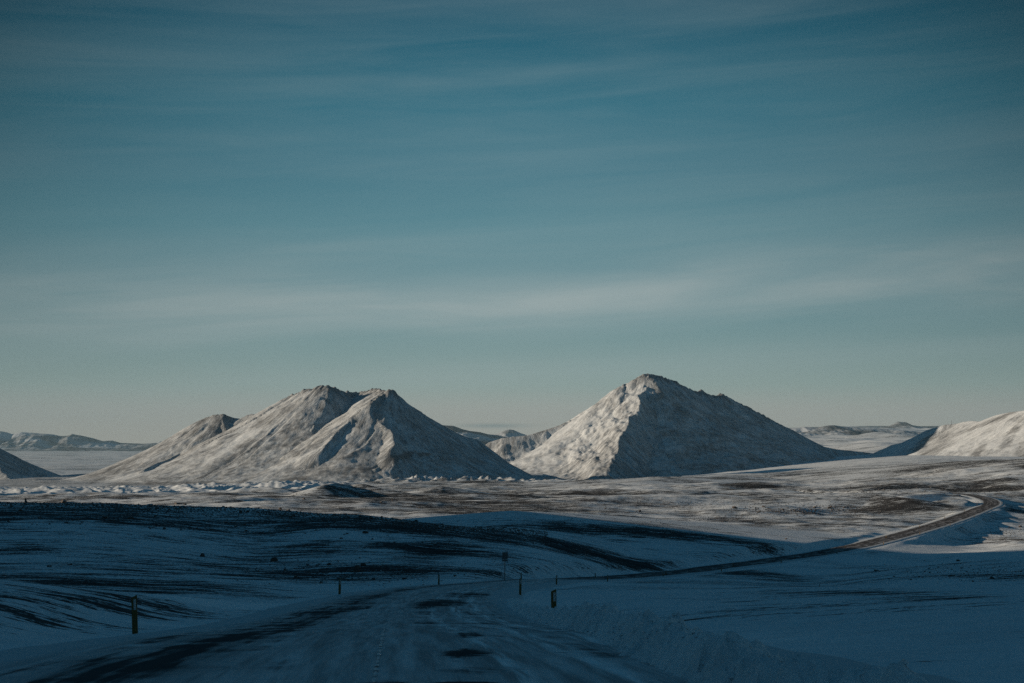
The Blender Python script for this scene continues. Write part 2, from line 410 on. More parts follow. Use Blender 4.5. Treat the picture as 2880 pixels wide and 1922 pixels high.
mound([(1440, 1437, 420), (1600, 1443, 450), (1700, 1450, 480)], .09)
mound([(2080, 1690, 84), (2250, 1668, 88), (2420, 1660, 90), (2600, 1674, 90), (3000, 1680, 92)], .10, .5)
# the big hill outside the frame on the left that shades the foreground
ca, sa = math.cos(SUN_AZ), math.sin(SUN_AZ)
qs = X * sa + Y * ca; ss = -X * ca + Y * sa
edge = 412 + fbm(qs / 300 + 5, ss / 200, 3, 71) * 30
H = 390 * sstep(200, -200, qs - edge) * sstep(-900, -600, qs)
H *= 1 + .10 * perlin(qs / 60, qs * 0 + .5, 75) + .05 * perlin(qs / 17, qs * 0 + .5, 76)
hill = H * np.exp(-((ss - 850) / 210) ** 2)
Z = np.where(hill > .5, Z + hill + sstep(5, 40, hill) * fbm(X / 60, Y / 60, 4, 77) * 10, Z)

# cut and fill along the road
m = (rg < 1000) & (np.abs(tg) < math.radians(40))
xs, ys = X[m], Y[m]
sel = RC[::3]; selz = RZ[::3]; seln = RN[::3]
from mathutils.kdtree import KDTree
best = np.full(xs.shape, 1e9, np.float32); bi = np.zeros(xs.shape, np.int32)
for i in range(len(sel)):
    d = (xs - sel[i, 0]) ** 2 + (ys - sel[i, 1]) ** 2
    k_ = d < best; best[k_] = d[k_]; bi[k_] = i
dist = np.abs((xs - sel[bi, 0]) * seln[bi, 0] + (ys - sel[bi, 1]) * seln[bi, 1])
dist = np.where(np.sqrt(best) < 6, dist, np.sqrt(best)); side = np.sign((xs - sel[bi, 0]) * seln[bi, 0] + (ys - sel[bi, 1]) * seln[bi, 1])
# height along the road interpolated between samples
along = (xs - sel[bi, 0]) * seln[bi, 1] * -1 + (ys - sel[bi, 1]) * seln[bi, 0]
gz = np.gradient(selz) / np.maximum(np.linalg.norm(np.gradient(sel, axis=0), axis=1), 1e-3)
rz = selz[bi] + gz[bi] * np.clip(along, -4, 4)
zz = Z[m]
W = np.maximum(5., 2.6 * np.abs(zz - rz))
hw = 5.4
w_ = sstep(hw, hw + 1, dist) * 0 + np.clip((dist - hw) / W, 0, 1)
w_ = w_ * w_ * (3 - 2 * w_)
tgt = rz - .16 - .02 * np.maximum(dist - 3.6, 0)
Z[m] = tgt * (1 - w_) + zz * w_
ROADDIST = np.full(X.shape, 999., np.float32); ROADDIST[m] = dist * 1.0
SIDE = np.zeros(X.shape, np.float32); SIDE[m] = side
# ploughed bank beside the near right edge: soft rise that hides its foot

def grid_z(x, y):
    x = np.asarray(x, float); y = np.asarray(y, float)
    th = np.arctan2(x, y); r = np.hypot(x, y)
    j = np.clip(np.searchsorted(TH, th) - 1, 0, NT_ - 2); i = np.clip(np.searchsorted(RR, r) - 1, 0, NR - 2)
    fj = np.clip((th - TH[j]) / (TH[j + 1] - TH[j]), 0, 1); fi = np.clip((r - RR[i]) / (RR[i + 1] - RR[i]), 0, 1)
    return (Z[i, j] * (1 - fi) + Z[i + 1, j] * fi) * (1 - fj) + (Z[i, j + 1] * (1 - fi) + Z[i + 1, j + 1] * fi) * fj
DS = np.geomspace(6, 6000, 900)
def hit(px, py):
    """where the sight line through a photo pixel meets the ground: depth (nan if none)"""
    px = np.atleast_1d(np.asarray(px, float)); py = np.atleast_1d(np.asarray(py, float))
    out = np.full(len(px), np.nan)
    for a in range(0, len(px), 2000):
        p = px[a:a + 2000, None]; q = py[a:a + 2000, None]
        xx = (p - CX) / F * DS[None]; zz = -(q - HY) / F * DS[None]
        g = grid_z(xx, np.broadcast_to(DS[None], xx.shape))
        under = zz <= g; k = under.argmax(1); ok = under.any(1) & (k > 0)
        k = np.maximum(k, 1); r = np.arange(len(k))
        d0 = zz[r, k - 1] - g[r, k - 1]; d1 = g[r, k] - zz[r, k]
        f = d0 / np.maximum(d0 + d1, 1e-6)
        dd = DS[k - 1] + f * (DS[k] - DS[k - 1])
        out[a:a + 2000] = np.where(ok, dd, np.nan)
    return out

# bare patches: (column, row, half width, half height, amount) of each patch as seen, laid on the ground where it lies
PATCH = [(560, 1668, 330, 9, .5), (200, 1765, 180, 20, .35), (180, 1700, 330, 60, .50), (150, 1638, 260, 12, .5), (500, 1645, 260, 12, .5), (60, 1548, 110, 14, .34), (680, 1522, 120, 10, .36),
 (600, 1580, 240, 20, .24), (760, 1628, 130, 16, .3), (840, 1552, 140, 18, .36), (1040, 1612, 220, 20, .5), (1130, 1535, 90, 7, .3),
 (1270, 1562, 150, 16, .32), (1450, 1598, 80, 10, .45), (1390, 1624, 70, 9, .3), (0, 1440, 150, 22, .22), (300, 1428, 200, 12, .26),
 (520, 1435, 250, 22, .3), (800, 1462, 170, 20, .36), (1050, 1478, 200, 20, .4), (1300, 1500, 160, 20, .4), (1480, 1516, 110, 14, .4),
 (1640, 1546, 120, 18, .6), (1740, 1572, 130, 14, .6), (1570, 1529, 60, 12, .5), (1890, 1590, 110, 8, .5), (1657, 1597, 40, 8, .4),
 (1480, 1430, 210, 13, .4), (1650, 1487, 320, 15, .42), (1930, 1500, 160, 12, .36), (1750, 1523, 60, 6, .3), (2050, 1555, 90, 10, .36),
 (1100, 1410, 260, 8, .35), (930, 1430, 90, 9, .4), (2130, 1370, 90, 9, .4), (2200, 1332, 90, 5, .4), (2740, 1308, 170, 12, .34),
 (2800, 1352, 120, 8, .45), (2580, 1372, 200, 7, .4), (2560, 1408, 170, 9, .4), (2790, 1381, 100, 8, .45), (2400, 1437, 170, 9, .36), (2520, 1447, 90, 6, .3),
 (2450, 1480, 160, 14, .18), (2360, 1520, 80, 8, .3), (2150, 1545, 90, 16, .34), (2820, 1523, 90, 11, .45), (2560, 1597, 160, 6, .35),
 (2790, 1622, 120, 14, .3), (2170, 1622, 110, 20, .36), (2490, 1560, 70, 8, .3), (2420, 1668, 220, 12, .45), (2760, 1684, 200, 9, .4),
 (2550, 1715, 90, 8, .3), (2800, 1742, 110, 6, .32), (2830, 1774, 70, 12, .36), (2120, 1692, 70, 6, .3), (1700, 1388, 130, 7, .4),
 (1500, 1388, 190, 7, .34), (2060, 1372, 80, 8, .36), (1970, 1338, 60, 3, .4), (1860, 1418, 100, 7, .32), (2050, 1460, 90, 5, .32),
 (900, 1398, 140, 4, .3), (1240, 1372, 60, 5, .3), (330, 1399, 350, 4, .3), (720, 1392, 200, 4, .3), (1250, 1356, 200, 4, .3), (1000, 1385, 90, 12, .28),
 (2900, 1850, 60, 30, .0), (1250, 1740, 10, 10, 0)]
CLEAN = [(330, 1500, 330, 26, -.3), (1000, 1500, 150, 12, -.25), (620, 1697, 210, 9, -.95), (400, 1752, 160, 8, -.8), (1350, 1580, 90, 12, -.25), (1700, 1600, 70, 10, -.2),
 (2300, 1790, 700, 90, -.34), (1700, 1690, 200, 40, -.34), (2500, 1590, 300, 40, -.2), (2550, 1640, 260, 14, -.24), (2250, 1416, 140, 8, -.45), (2700, 1410, 60, 12, -.5),
 (1350, 1447, 100, 6, -.3), (2560, 1500, 70, 12, -.45), (1800, 1365, 200, 10, -.2), (1950, 1395, 300, 14, -.16), (2620, 1335, 260, 12, -.12),
 (800, 1700, 80, 10, -.2), (2050, 1430, 90, 10, -.2), (1650, 1455, 160, 6, -.25), (2750, 1560, 100, 20, -.2), (860, 1394, 40, 12, -.4), (450, 1380, 430, 12, -.25)]
BARE = np.zeros(X.shape, np.float32) - .02
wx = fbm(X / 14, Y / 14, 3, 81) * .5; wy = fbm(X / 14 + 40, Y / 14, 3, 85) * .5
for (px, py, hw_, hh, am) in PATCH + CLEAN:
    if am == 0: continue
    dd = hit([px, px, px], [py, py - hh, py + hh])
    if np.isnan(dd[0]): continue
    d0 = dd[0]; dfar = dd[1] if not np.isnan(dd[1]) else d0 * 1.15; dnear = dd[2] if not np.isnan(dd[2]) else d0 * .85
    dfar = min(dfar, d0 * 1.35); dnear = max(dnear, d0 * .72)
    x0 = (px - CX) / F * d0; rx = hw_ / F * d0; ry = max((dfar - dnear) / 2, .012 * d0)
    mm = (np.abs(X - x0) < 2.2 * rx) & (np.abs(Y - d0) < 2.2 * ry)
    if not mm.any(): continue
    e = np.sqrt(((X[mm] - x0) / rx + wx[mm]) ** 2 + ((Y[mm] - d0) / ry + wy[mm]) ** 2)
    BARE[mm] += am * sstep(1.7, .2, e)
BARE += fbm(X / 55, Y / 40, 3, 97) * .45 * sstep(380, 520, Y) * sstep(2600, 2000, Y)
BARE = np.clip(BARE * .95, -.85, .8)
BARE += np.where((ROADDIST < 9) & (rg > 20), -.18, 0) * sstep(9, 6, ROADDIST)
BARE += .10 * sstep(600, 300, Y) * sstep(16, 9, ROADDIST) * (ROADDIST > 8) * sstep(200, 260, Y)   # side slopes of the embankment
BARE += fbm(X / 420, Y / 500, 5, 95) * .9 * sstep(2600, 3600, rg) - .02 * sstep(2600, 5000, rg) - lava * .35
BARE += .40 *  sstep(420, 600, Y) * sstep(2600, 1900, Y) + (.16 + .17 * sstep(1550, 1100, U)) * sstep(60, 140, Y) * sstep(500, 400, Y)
co = np.c_[X.ravel(), Y.ravel(), Z.ravel()]
ii, jj = np.meshgrid(np.arange(NR - 1), np.arange(NT_ - 1), indexing='ij')
a = (ii * NT_ + jj).ravel(); quads = np.c_[a, a + 1, a + NT_ + 1, a + NT_][:, ::-1]
wr = np.arange(NR - 1) * NT_                                  # close the ring behind the camera
quads = np.r_[quads, np.c_[wr + NT_ - 1, wr, wr + NT_, wr + 2 * NT_ - 1][:, ::-1]]
co = np.r_[co, [[0, 0, Z[0].mean()]]]; c0 = len(co) - 1
jn = np.arange(NT_); tris = np.c_[jn, np.roll(jn, -1), np.full(NT_, c0)]
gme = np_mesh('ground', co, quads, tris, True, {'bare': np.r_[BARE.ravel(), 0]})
ground = tag(link_mesh('ground', gme, M_GROUND), kind='structure')

# ------------------------------------------------------------------ mountains: skyline and spurs (photo column, row, depth)
def smin_env(name, ridges, xr, yr, step, base, p=1.45, k=2.25, gully=2.4, seed=1, mat=None, patches=(), label=None, rock=1., bare0=0., soft=3., warp=6., planes=None):
    nx = int((xr[1] - xr[0]) / step[0]) + 1; ny = int((yr[1] - yr[0]) / step[1]) + 1
    gx, gy = np.meshgrid(np.linspace(*xr, nx), np.linspace(*yr, ny))
    wxx = gx + fbm(gx / 70, gy / 70, 4, seed + 100) * warp * 1.6; wyy = gy + fbm(gx / 70 + 9, gy / 70, 4, seed + 110) * warp * 2
    best = np.full(gx.shape, -1e4, np.float32); flow = np.zeros(gx.shape, np.float32); dist = np.full(gx.shape, 400., np.float32)
    s0 = 0.
    for rd in ridges:
        kk = rd.get('k', k); pp = rd.get('p', p); pts = rd['pts']
        P = np.array([ray_pt(*q) for q in pts]); sky = rd.get('sky', False)
        for a, b in zip(P[:-1], P[1:]):
            ab = b[:2] - a[:2]; L2 = ab @ ab; L = math.sqrt(L2)
            qx = wxx if not sky else gx * .0 + (gx + (wxx - gx) * .5); qy = wyy
            t = np.clip(((qx - a[0]) * ab[0] + (qy - a[1]) * ab[1]) / L2, 0, 1)
            dx = qx - a[0] - t * ab[0]; dy = qy - a[1] - t * ab[1]
            d = np.hypot(dx, dy)
            if sky: # keep the skyline where the photo has it
                t0 = np.clip(((gx - a[0]) * ab[0] + (gy - a[1]) * ab[1]) / L2, 0, 1)
                d0 = np.hypot(gx - a[0] - t0 * ab[0], gy - a[1] - t0 * ab[1])
                w = np.clip(d0 / 40, 0, 1); t = t0 * (1 - w) + t * w; d = d0 * (1 - w) + d * w
            if rd.get('asym'): d = d * (1 + abs(rd['asym']) * np.clip(-dx * np.sign(rd['asym']) / (d + 1), 0, 1))
            zr = a[2] + t * (b[2] - a[2]); Hh = np.maximum(zr - base, 1)
            q = np.clip(1 - (np.sqrt(d * d + soft * soft) - soft) / (kk * Hh), -.3, 1)
            z = base + Hh * np.where(q > 0, np.abs(q) ** pp, q * .2)
            mk = z > best
            best[mk] = z[mk]; dist[mk] = d[mk]
            ang = np.arctan2(dx, -dy)
            flow[mk] = (s0 + t * L + ang * 30)[mk]
            s0 += L
    if planes:      # flat talus faces meeting in ridges
        E = None; fl_ = np.zeros_like(best); ds_ = np.zeros_like(best)
        for i_, (x0, y0, z0, gx_, gy_) in enumerate(planes):
            g_ = math.hypot(gx_, gy_)
            pl = z0 + gx_ * (gx - x0) + gy_ * (gy - y0) + fbm(gx / 48 + i_ * 7, gy / 70, 4, seed + 60 + i_) * 13
            if E is None: E = pl; m_ = np.ones(pl.shape, bool)
            else:
                m_ = pl < E; h = np.clip(.5 + .5 * (E - pl) / 5, 0, 1); E = E * (1 - h) + pl * h - 5 * h * (1 - h)
            fl_[m_] = ((gx * gy_ - gy * gx_) / g_)[m_] + i_ * 400; ds_[m_] = (z0 - pl)[m_] / g_
        SK = np.array(ridges[0]['pts'], float); pxv = CX + F * gx / gy     # no face rises over the skyline
        zc = (HY - np.interp(pxv, SK[:, 0], SK[:, 1])) / F * gy; ys = np.interp(pxv, SK[:, 0], SK[:, 2])
        cap = zc - np.where(gy < ys, .10 * (ys - gy), .62 * (gy - ys)) - .8 - np.abs(fbm(gx / 20, gy / 20, 3, seed + 66)) * 3
        h = np.clip(.5 + .5 * (E - cap) / 5, 0, 1); E = E * (1 - h) + cap * h - 5 * h * (1 - h)
        E = base + 16 * np.log1p(np.exp(np.clip((E - base) / 16, -20, 40))) - 8
        m_ = E > best; flow[m_] = fl_[m_]; dist[m_] = np.maximum(ds_[m_], 0)
        h = np.clip(.5 + .5 * (E - best) / 5, 0, 1); best = best * (1 - h) + E * h + 5 * h * (1 - h) * (h < 1)
    g1 = perlin(flow / 32, dist / 260, seed + 1); g2 = perlin(flow / 9, dist / 90, seed + 2)
    up = sstep(base + 6, base + 75, best) * sstep(3, 26, dist)
    best = best + up * (g1 * gully * 1.7 + g2 * gully * .45)
    crag = sstep(base + 95, base + 160, best) * rock
    best = best + fbm(gx / 16, gy / 16, 4, seed + 5) * (.2 + crag * 1.6) * sstep(0, 8, dist)
    best = best + (np.abs(perlin(flow / 5, dist / 30, seed + 31)) * 1.0 + perlin(gx / 45, gy / 45, seed + 33) * .9) * sstep(4, 30, dist) * sstep(base + 2, base + 25, best)
    crest = sstep(30, 2, dist) * sstep(base + 90, base + 135, best) * rock
    best = best + crest * (np.abs(perlin(gx / 11, gy / 11, seed + 41)) * 7 - 2.9 + perlin(gx / 4, gy / 4, seed + 43) * 1.6)
    best = best + fbm(gx / 5, gy / 5, 2, seed + 9) * .22 * sstep(base, base + 12, best)
    px = CX + F * gx / gy; py = HY - F * best / gy
    bare = np.full(gx.shape, bare0, np.float32)  # rock cover; on the two right-hand mountains also painted light and shade
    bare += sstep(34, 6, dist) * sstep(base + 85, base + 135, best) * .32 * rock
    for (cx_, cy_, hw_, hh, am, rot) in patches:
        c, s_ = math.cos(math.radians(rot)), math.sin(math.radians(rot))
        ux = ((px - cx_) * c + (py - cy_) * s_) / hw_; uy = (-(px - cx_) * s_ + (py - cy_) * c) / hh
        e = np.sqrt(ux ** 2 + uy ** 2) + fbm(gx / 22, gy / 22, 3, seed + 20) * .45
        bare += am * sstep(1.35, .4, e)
    gd = grid_z(gx, gy)
    co = np.c_[gx.ravel(), gy.ravel(), np.maximum(best, gd - 4).ravel()]
    ii, jj = np.meshgrid(np.arange(ny - 1), np.arange(nx - 1), indexing='ij')
    a = (ii * nx + jj).ravel(); quads = np.c_[a, a + 1, a + nx + 1, a + nx]
    vis = (best > gd - 3).ravel(); keep = vis[quads].any(1); quads = quads[keep]
    used = np.zeros(len(co), bool); used[quads.ravel()] = True; remap = np.cumsum(used) - 1
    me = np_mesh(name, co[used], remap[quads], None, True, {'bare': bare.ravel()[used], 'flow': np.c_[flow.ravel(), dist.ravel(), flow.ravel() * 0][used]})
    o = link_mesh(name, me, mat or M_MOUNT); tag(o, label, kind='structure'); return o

SKY_L = [(100, 1404, 2380), (174, 1374, 2420), (300, 1330, 2460), (374, 1293, 2480), (443, 1262, 2490), (490, 1242, 2500), (521, 1225, 2500), (551, 1201, 2495), (585, 1172, 2490), (609, 1165, 2485), (633, 1164, 2480), (650, 1174, 2480), (677, 1177, 2480), (701, 1166, 2470), (718, 1163, 2465), (737, 1167, 2460), (759, 1153, 2455), (800, 1131, 2450), (802, 1121, 2450), (829, 1105, 2445), (865, 1090, 2440), (880, 1090, 2435), (897, 1082, 2430), (925, 1083, 2420), (938, 1089, 2430), (959, 1100, 2490), (972, 1102, 2530), (983, 1099, 2560), (1010, 1104, 2590), (1023, 1099, 2570), (1040, 1098, 2530), (1054, 1091, 2480), (1078, 1095, 2390), (1085, 1100, 2360), (1094, 1094, 2340), (1109, 1105, 2349), (1143, 1131, 2370), (1177, 1155, 2391), (1211, 1177, 2411), (1245, 1197, 2432), (1279, 1216, 2453), (1313, 1230, 2474), (1340, 1236, 2490)]
left_ridges = [
 dict(pts=[q for q in SKY_L if q[0] <= 1109], sky=True, asym=-.55),
 dict(pts=[q for q in SKY_L if q[0] >= 1109], sky=True, k=1.6, p=1.35),
 dict(pts=[(925, 1083, 2419), (912, 1120, 2380), (903, 1165, 2335), (880, 1205, 2290)], k=1.8),
 dict(pts=[(1094, 1094, 2339), (1045, 1125, 2300), (985, 1172, 2262), (950, 1208, 2225), (915, 1250, 2175)], k=2.15, asym=-.3),
 dict(pts=[(1094, 1094, 2339), (1064, 1150, 2280), (1062, 1182, 2252), (1095, 1208, 2215), (1115, 1250, 2150)], k=2.0, asym=-.45),
 dict(pts=[(865, 1090, 2440), (842, 1122, 2405), (832, 1155, 2370)], k=1.9),
 dict(pts=[(718, 1163, 2465), (745, 1190, 2425), (728, 1206, 2405)], k=1.7, p=1.2),
 dict(pts=[(633, 1164, 2480), (628, 1190, 2450)], k=1.9),
 dict(pts=[(443, 1264, 2488), (374, 1293, 2455), (340, 1311, 2430), (290, 1335, 2395), (240, 1356, 2360)], k=1.35, p=1.1),
 dict(pts=[(545, 1268, 2400), (500, 1276, 2370), (455, 1296, 2330), (410, 1318, 2290)], k=1.6, p=1.2),
 dict(pts=[(1160, 1206, 2380), (1200, 1232, 2320), (1215, 1262, 2250)], k=2.0),
 dict(pts=[(1340, 1246, 2480), (1290, 1272, 2360), (1240, 1306, 2220)], k=1.9),
 dict(pts=[(1140, 1278, 2190), (1100, 1296, 2140), (1060, 1318, 2090)], k=1.6),
]
smin_env('mountain', left_ridges, (-860, 60), (1960, 2900), (1.5, 2.4), -66, seed=201, gully=2.6,
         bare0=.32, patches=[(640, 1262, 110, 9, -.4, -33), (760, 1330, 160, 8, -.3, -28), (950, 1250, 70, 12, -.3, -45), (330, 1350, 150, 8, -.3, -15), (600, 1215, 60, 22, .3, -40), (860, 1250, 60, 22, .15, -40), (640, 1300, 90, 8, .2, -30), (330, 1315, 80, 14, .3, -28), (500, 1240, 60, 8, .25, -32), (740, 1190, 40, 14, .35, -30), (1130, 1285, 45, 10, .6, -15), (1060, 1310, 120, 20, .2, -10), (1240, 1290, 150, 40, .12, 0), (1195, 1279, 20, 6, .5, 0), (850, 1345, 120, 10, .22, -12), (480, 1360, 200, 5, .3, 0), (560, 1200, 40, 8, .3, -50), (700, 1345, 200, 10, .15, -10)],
         label='snow-covered double-peaked mountain left of centre')
SKY_R = [(1380, 1243, 3083), (1415, 1232, 3083), (1484, 1225, 3083), (1538, 1208, 3095), (1586, 1191, 3108), (1640, 1162, 3121), (1668, 1143, 3128), (1688, 1129, 3134), (1722, 1107, 3140), (1744, 1092, 3146), (1753, 1080, 3146), (1763, 1079, 3149), (1787, 1063, 3153), (1811, 1050, 3159), (1824, 1049, 3161), (1845, 1053, 3169), (1872, 1061, 3177), (1896, 1070, 3184), (1930, 1089, 3195), (1966, 1102, 3206), (1972, 1096, 3208), (1988, 1107, 3213), (2015, 1112, 3221), (2027, 1105, 3225), (2049, 1117, 3232), (2097, 1141, 3247), (2104, 1144, 3249), (2148, 1167, 3263), (2182, 1187, 3274), (2226, 1208, 3287), (2267, 1231, 3300), (2318, 1257, 3316), (2352, 1264, 3327), (2420, 1271, 3348), (2461, 1276, 3361), (2520, 1285, 3380)]
right_ridges = [
 dict(pts=SKY_R, sky=True, k=1.95),
 dict(pts=[(1840, 1322, 2620), (1870, 1334, 2590), (1905, 1332, 2610)], k=1.6),
]
smin_env('mountain', right_ridges, (-180, 1220), (2300, 4400), (1.8, 2.8), -78, seed=301, gully=1.9, warp=9., planes=[(304, 3162, 148, .52, .30), (304, 3162, 148, -.60, .60)],
         patches=[(1580, 1240, 170, 60, -.45, -30), (1780, 1100, 50, 40, -.3, 0), (1560, 1200, 60, 8, .2, -25), (1600, 1260, 80, 16, .14, -30), (2050, 1290, 200, 40, .10, 20), (1780, 1330, 130, 18, .16, 0), (1700, 1290, 40, 50, .16, 15), (1690, 1345, 90, 8, .12, 0), (1545, 1205, 50, 5, .25, -22)],  # negative patches whiten the lit flank, painting its light into the snow
         label='cone-shaped snowy mountain right of centre, left flank sunlit', bare0=.34)  # base tone raised so the shaded face is painted darker
hill_r = [
 dict(pts=[(2380, 1290, 3207), (2461, 1278, 3185), (2489, 1264, 3175), (2509, 1252, 3167), (2546, 1243, 3151), (2574, 1231, 3142), (2611, 1209, 3124), (2638, 1201, 3110), (2659, 1195, 3100), (2693, 1192, 3085), (2710, 1187, 3067), (2734, 1184, 3034), (2757, 1186, 3001), (2778, 1177, 2969), (2805, 1167, 2922), (2839, 1160, 2861), (2880, 1155, 2797), (3000, 1130, 2707), (3200, 1105, 2646), (3500, 1120, 2626), (3800, 1200, 2606)], sky=True),
 dict(pts=[(2700, 1193, 3078), (2680, 1215, 3026)], k=2.0),
]
smin_env('mountain', hill_r, (560, 1750), (2100, 3650), (1.9, 2.7), -48, seed=401, rock=.35, gully=2.2, p=1.3, k=2.3,
         patches=[(2630, 1250, 90, 34, .4, -38), (2760, 1195, 70, 6, .6, -22), (2820, 1175, 50, 7, .5, -25), (2750, 1275, 45, 12, .5, -55), (2840, 1230, 50, 14, .5, -55), (2870, 1280, 40, 20, .45, -60), (2590, 1250, 60, 10, .35, -35), (2600, 1290, 90, 16, .1, -30), (2870, 1180, 40, 10, .3, 0)],  # first patch paints the shaded left flank wider, as a darker rock tone
         label='snowy mountain flank at the right edge with a dark rocky crest')
hill_l = [dict(pts=[(-700, 1290, 2760), (-450, 1240, 2760), (-200, 1200, 2760), (-60, 1235, 2740), (0, 1270, 2720), (30, 1290, 2710), (80, 1315, 2700), (120, 1335, 2690), (170, 1354, 2680), (215, 1366, 2670)], sky=True),
          dict(pts=[(-60, 1236, 2740), (-20, 1290, 2630), (30, 1350, 2520)], p=1.2)]
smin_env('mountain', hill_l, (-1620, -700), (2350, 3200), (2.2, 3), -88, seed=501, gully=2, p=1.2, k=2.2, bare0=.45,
         patches=[(60, 1350, 60, 16, -.3, 0), (100, 1340, 90, 10, .1, 20)], label='dark shaded mountain slope cut by the left edge')

# ------------------------------------------------------------------ far mountains
def far_range(name, pts, depth, base_row, thick, seed, label, rough=.16):
    """a long range: crest line given, both sides sloping down to the plain"""
    pts = sorted(pts); pxs = np.array([p[0] for p in pts], float); pys = np.array([p[1] for p in pts], float)
    nx = int((pxs[-1] - pxs[0]) / 1.6) + 2; ny = 90
    u = np.linspace(pxs[0], pxs[-1], nx); v = np.linspace(-1, 1, ny)
    gu, gv = np.meshgrid(u, v)
    yy = depth + gv * thick
    crest = -(np.interp(gu, pxs, pys) - HY) / F * depth; zb = -(base_row - HY) / F * depth
    ax = (gu - CX) / F * depth
    shape = (1 - np.abs(gv)) ** 1.25
    Hh = crest - zb
    z = zb + Hh * shape
    nn = fbm(ax / (thick * .35), yy / (thick * .5), 5, seed)
    z += nn * np.maximum(Hh, 0) * rough * 4 * np.abs(gv) ** .7 * (1 - np.abs(gv))
    z -= 12 * (np.abs(gv) > .97)
    co = np.c_[ax.ravel(), yy.ravel(), z.ravel()]
    ii, jj = np.meshgrid(np.arange(ny - 1), np.arange(nx - 1), indexing='ij')
    a = (ii * nx + jj).ravel()
    me = np_mesh(name, co, np.c_[a, a + 1, a + nx + 1, a + nx], None, True)
    return tag(link_mesh(name, me, M_FAR), label, kind='structure')
far_range('far_mountain', [(-400, 1225), (-150, 1222), (-60, 1216), (0, 1212), (20, 1216), (35, 1221), (60, 1215), (90, 1217), (150, 1222), (170, 1226), (190, 1225), (203, 1220), (215, 1223), (260, 1232), (290, 1241), (315, 1239), (340, 1246), (400, 1248), (430, 1246), (460, 1249), (540, 1252), (620, 1260)], 15500, 1266, 620, 601, 'long low mountain range beyond the frozen plain on the left')
far_range('far_mountain', [(380, 1258), (430, 1247), (450, 1241), (470, 1242), (490, 1240), (560, 1244), (640, 1256)], 18500, 1262, 500, 611, 'distant pale hills behind the left mountain')
far_range('far_mountain', [(1150, 1205), (1200, 1196), (1245, 1195), (1275, 1197), (1300, 1207), (1320, 1212), (1350, 1215), (1375, 1222), (1400, 1224), (1440, 1232)], 9500, 1262, 520, 621, 'dark blue far mountain in the gap behind the left mountain')
far_range('far_mountain', [(1340, 1232), (1370, 1226), (1400, 1218), (1422, 1210), (1432, 1208), (1445, 1209), (1465, 1218), (1490, 1227), (1540, 1240)], 11500, 1262, 420, 631, 'small cloud-wrapped snowy peak in the gap between the mountains')
far_range('far_mountain', [(2120, 1212), (2226, 1205), (2262, 1200), (2300, 1202), (2330, 1197), (2345, 1196), (2380, 1200), (2420, 1204), (2500, 1207), (2560, 1212), (2640, 1222)], 9000, 1232, 420, 641, 'low snowy far hills in the right gap', .2)
far_range('far_mountain', [(2470, 1206), (2500, 1199), (2525, 1186), (2535, 1187), (2547, 1187), (2565, 1196), (2590, 1200), (2630, 1205)], 13500, 1208, 380, 651, 'small isolated snowy peak on the far horizon right', .1)
far_range('far_mountain', [(2150, 1206), (2300, 1201), (2440, 1198), (2600, 1199), (2700, 1196), (2900, 1196), (3100, 1205)], 16500, 1212, 700, 661, 'flat snowy upland along the far right horizon')

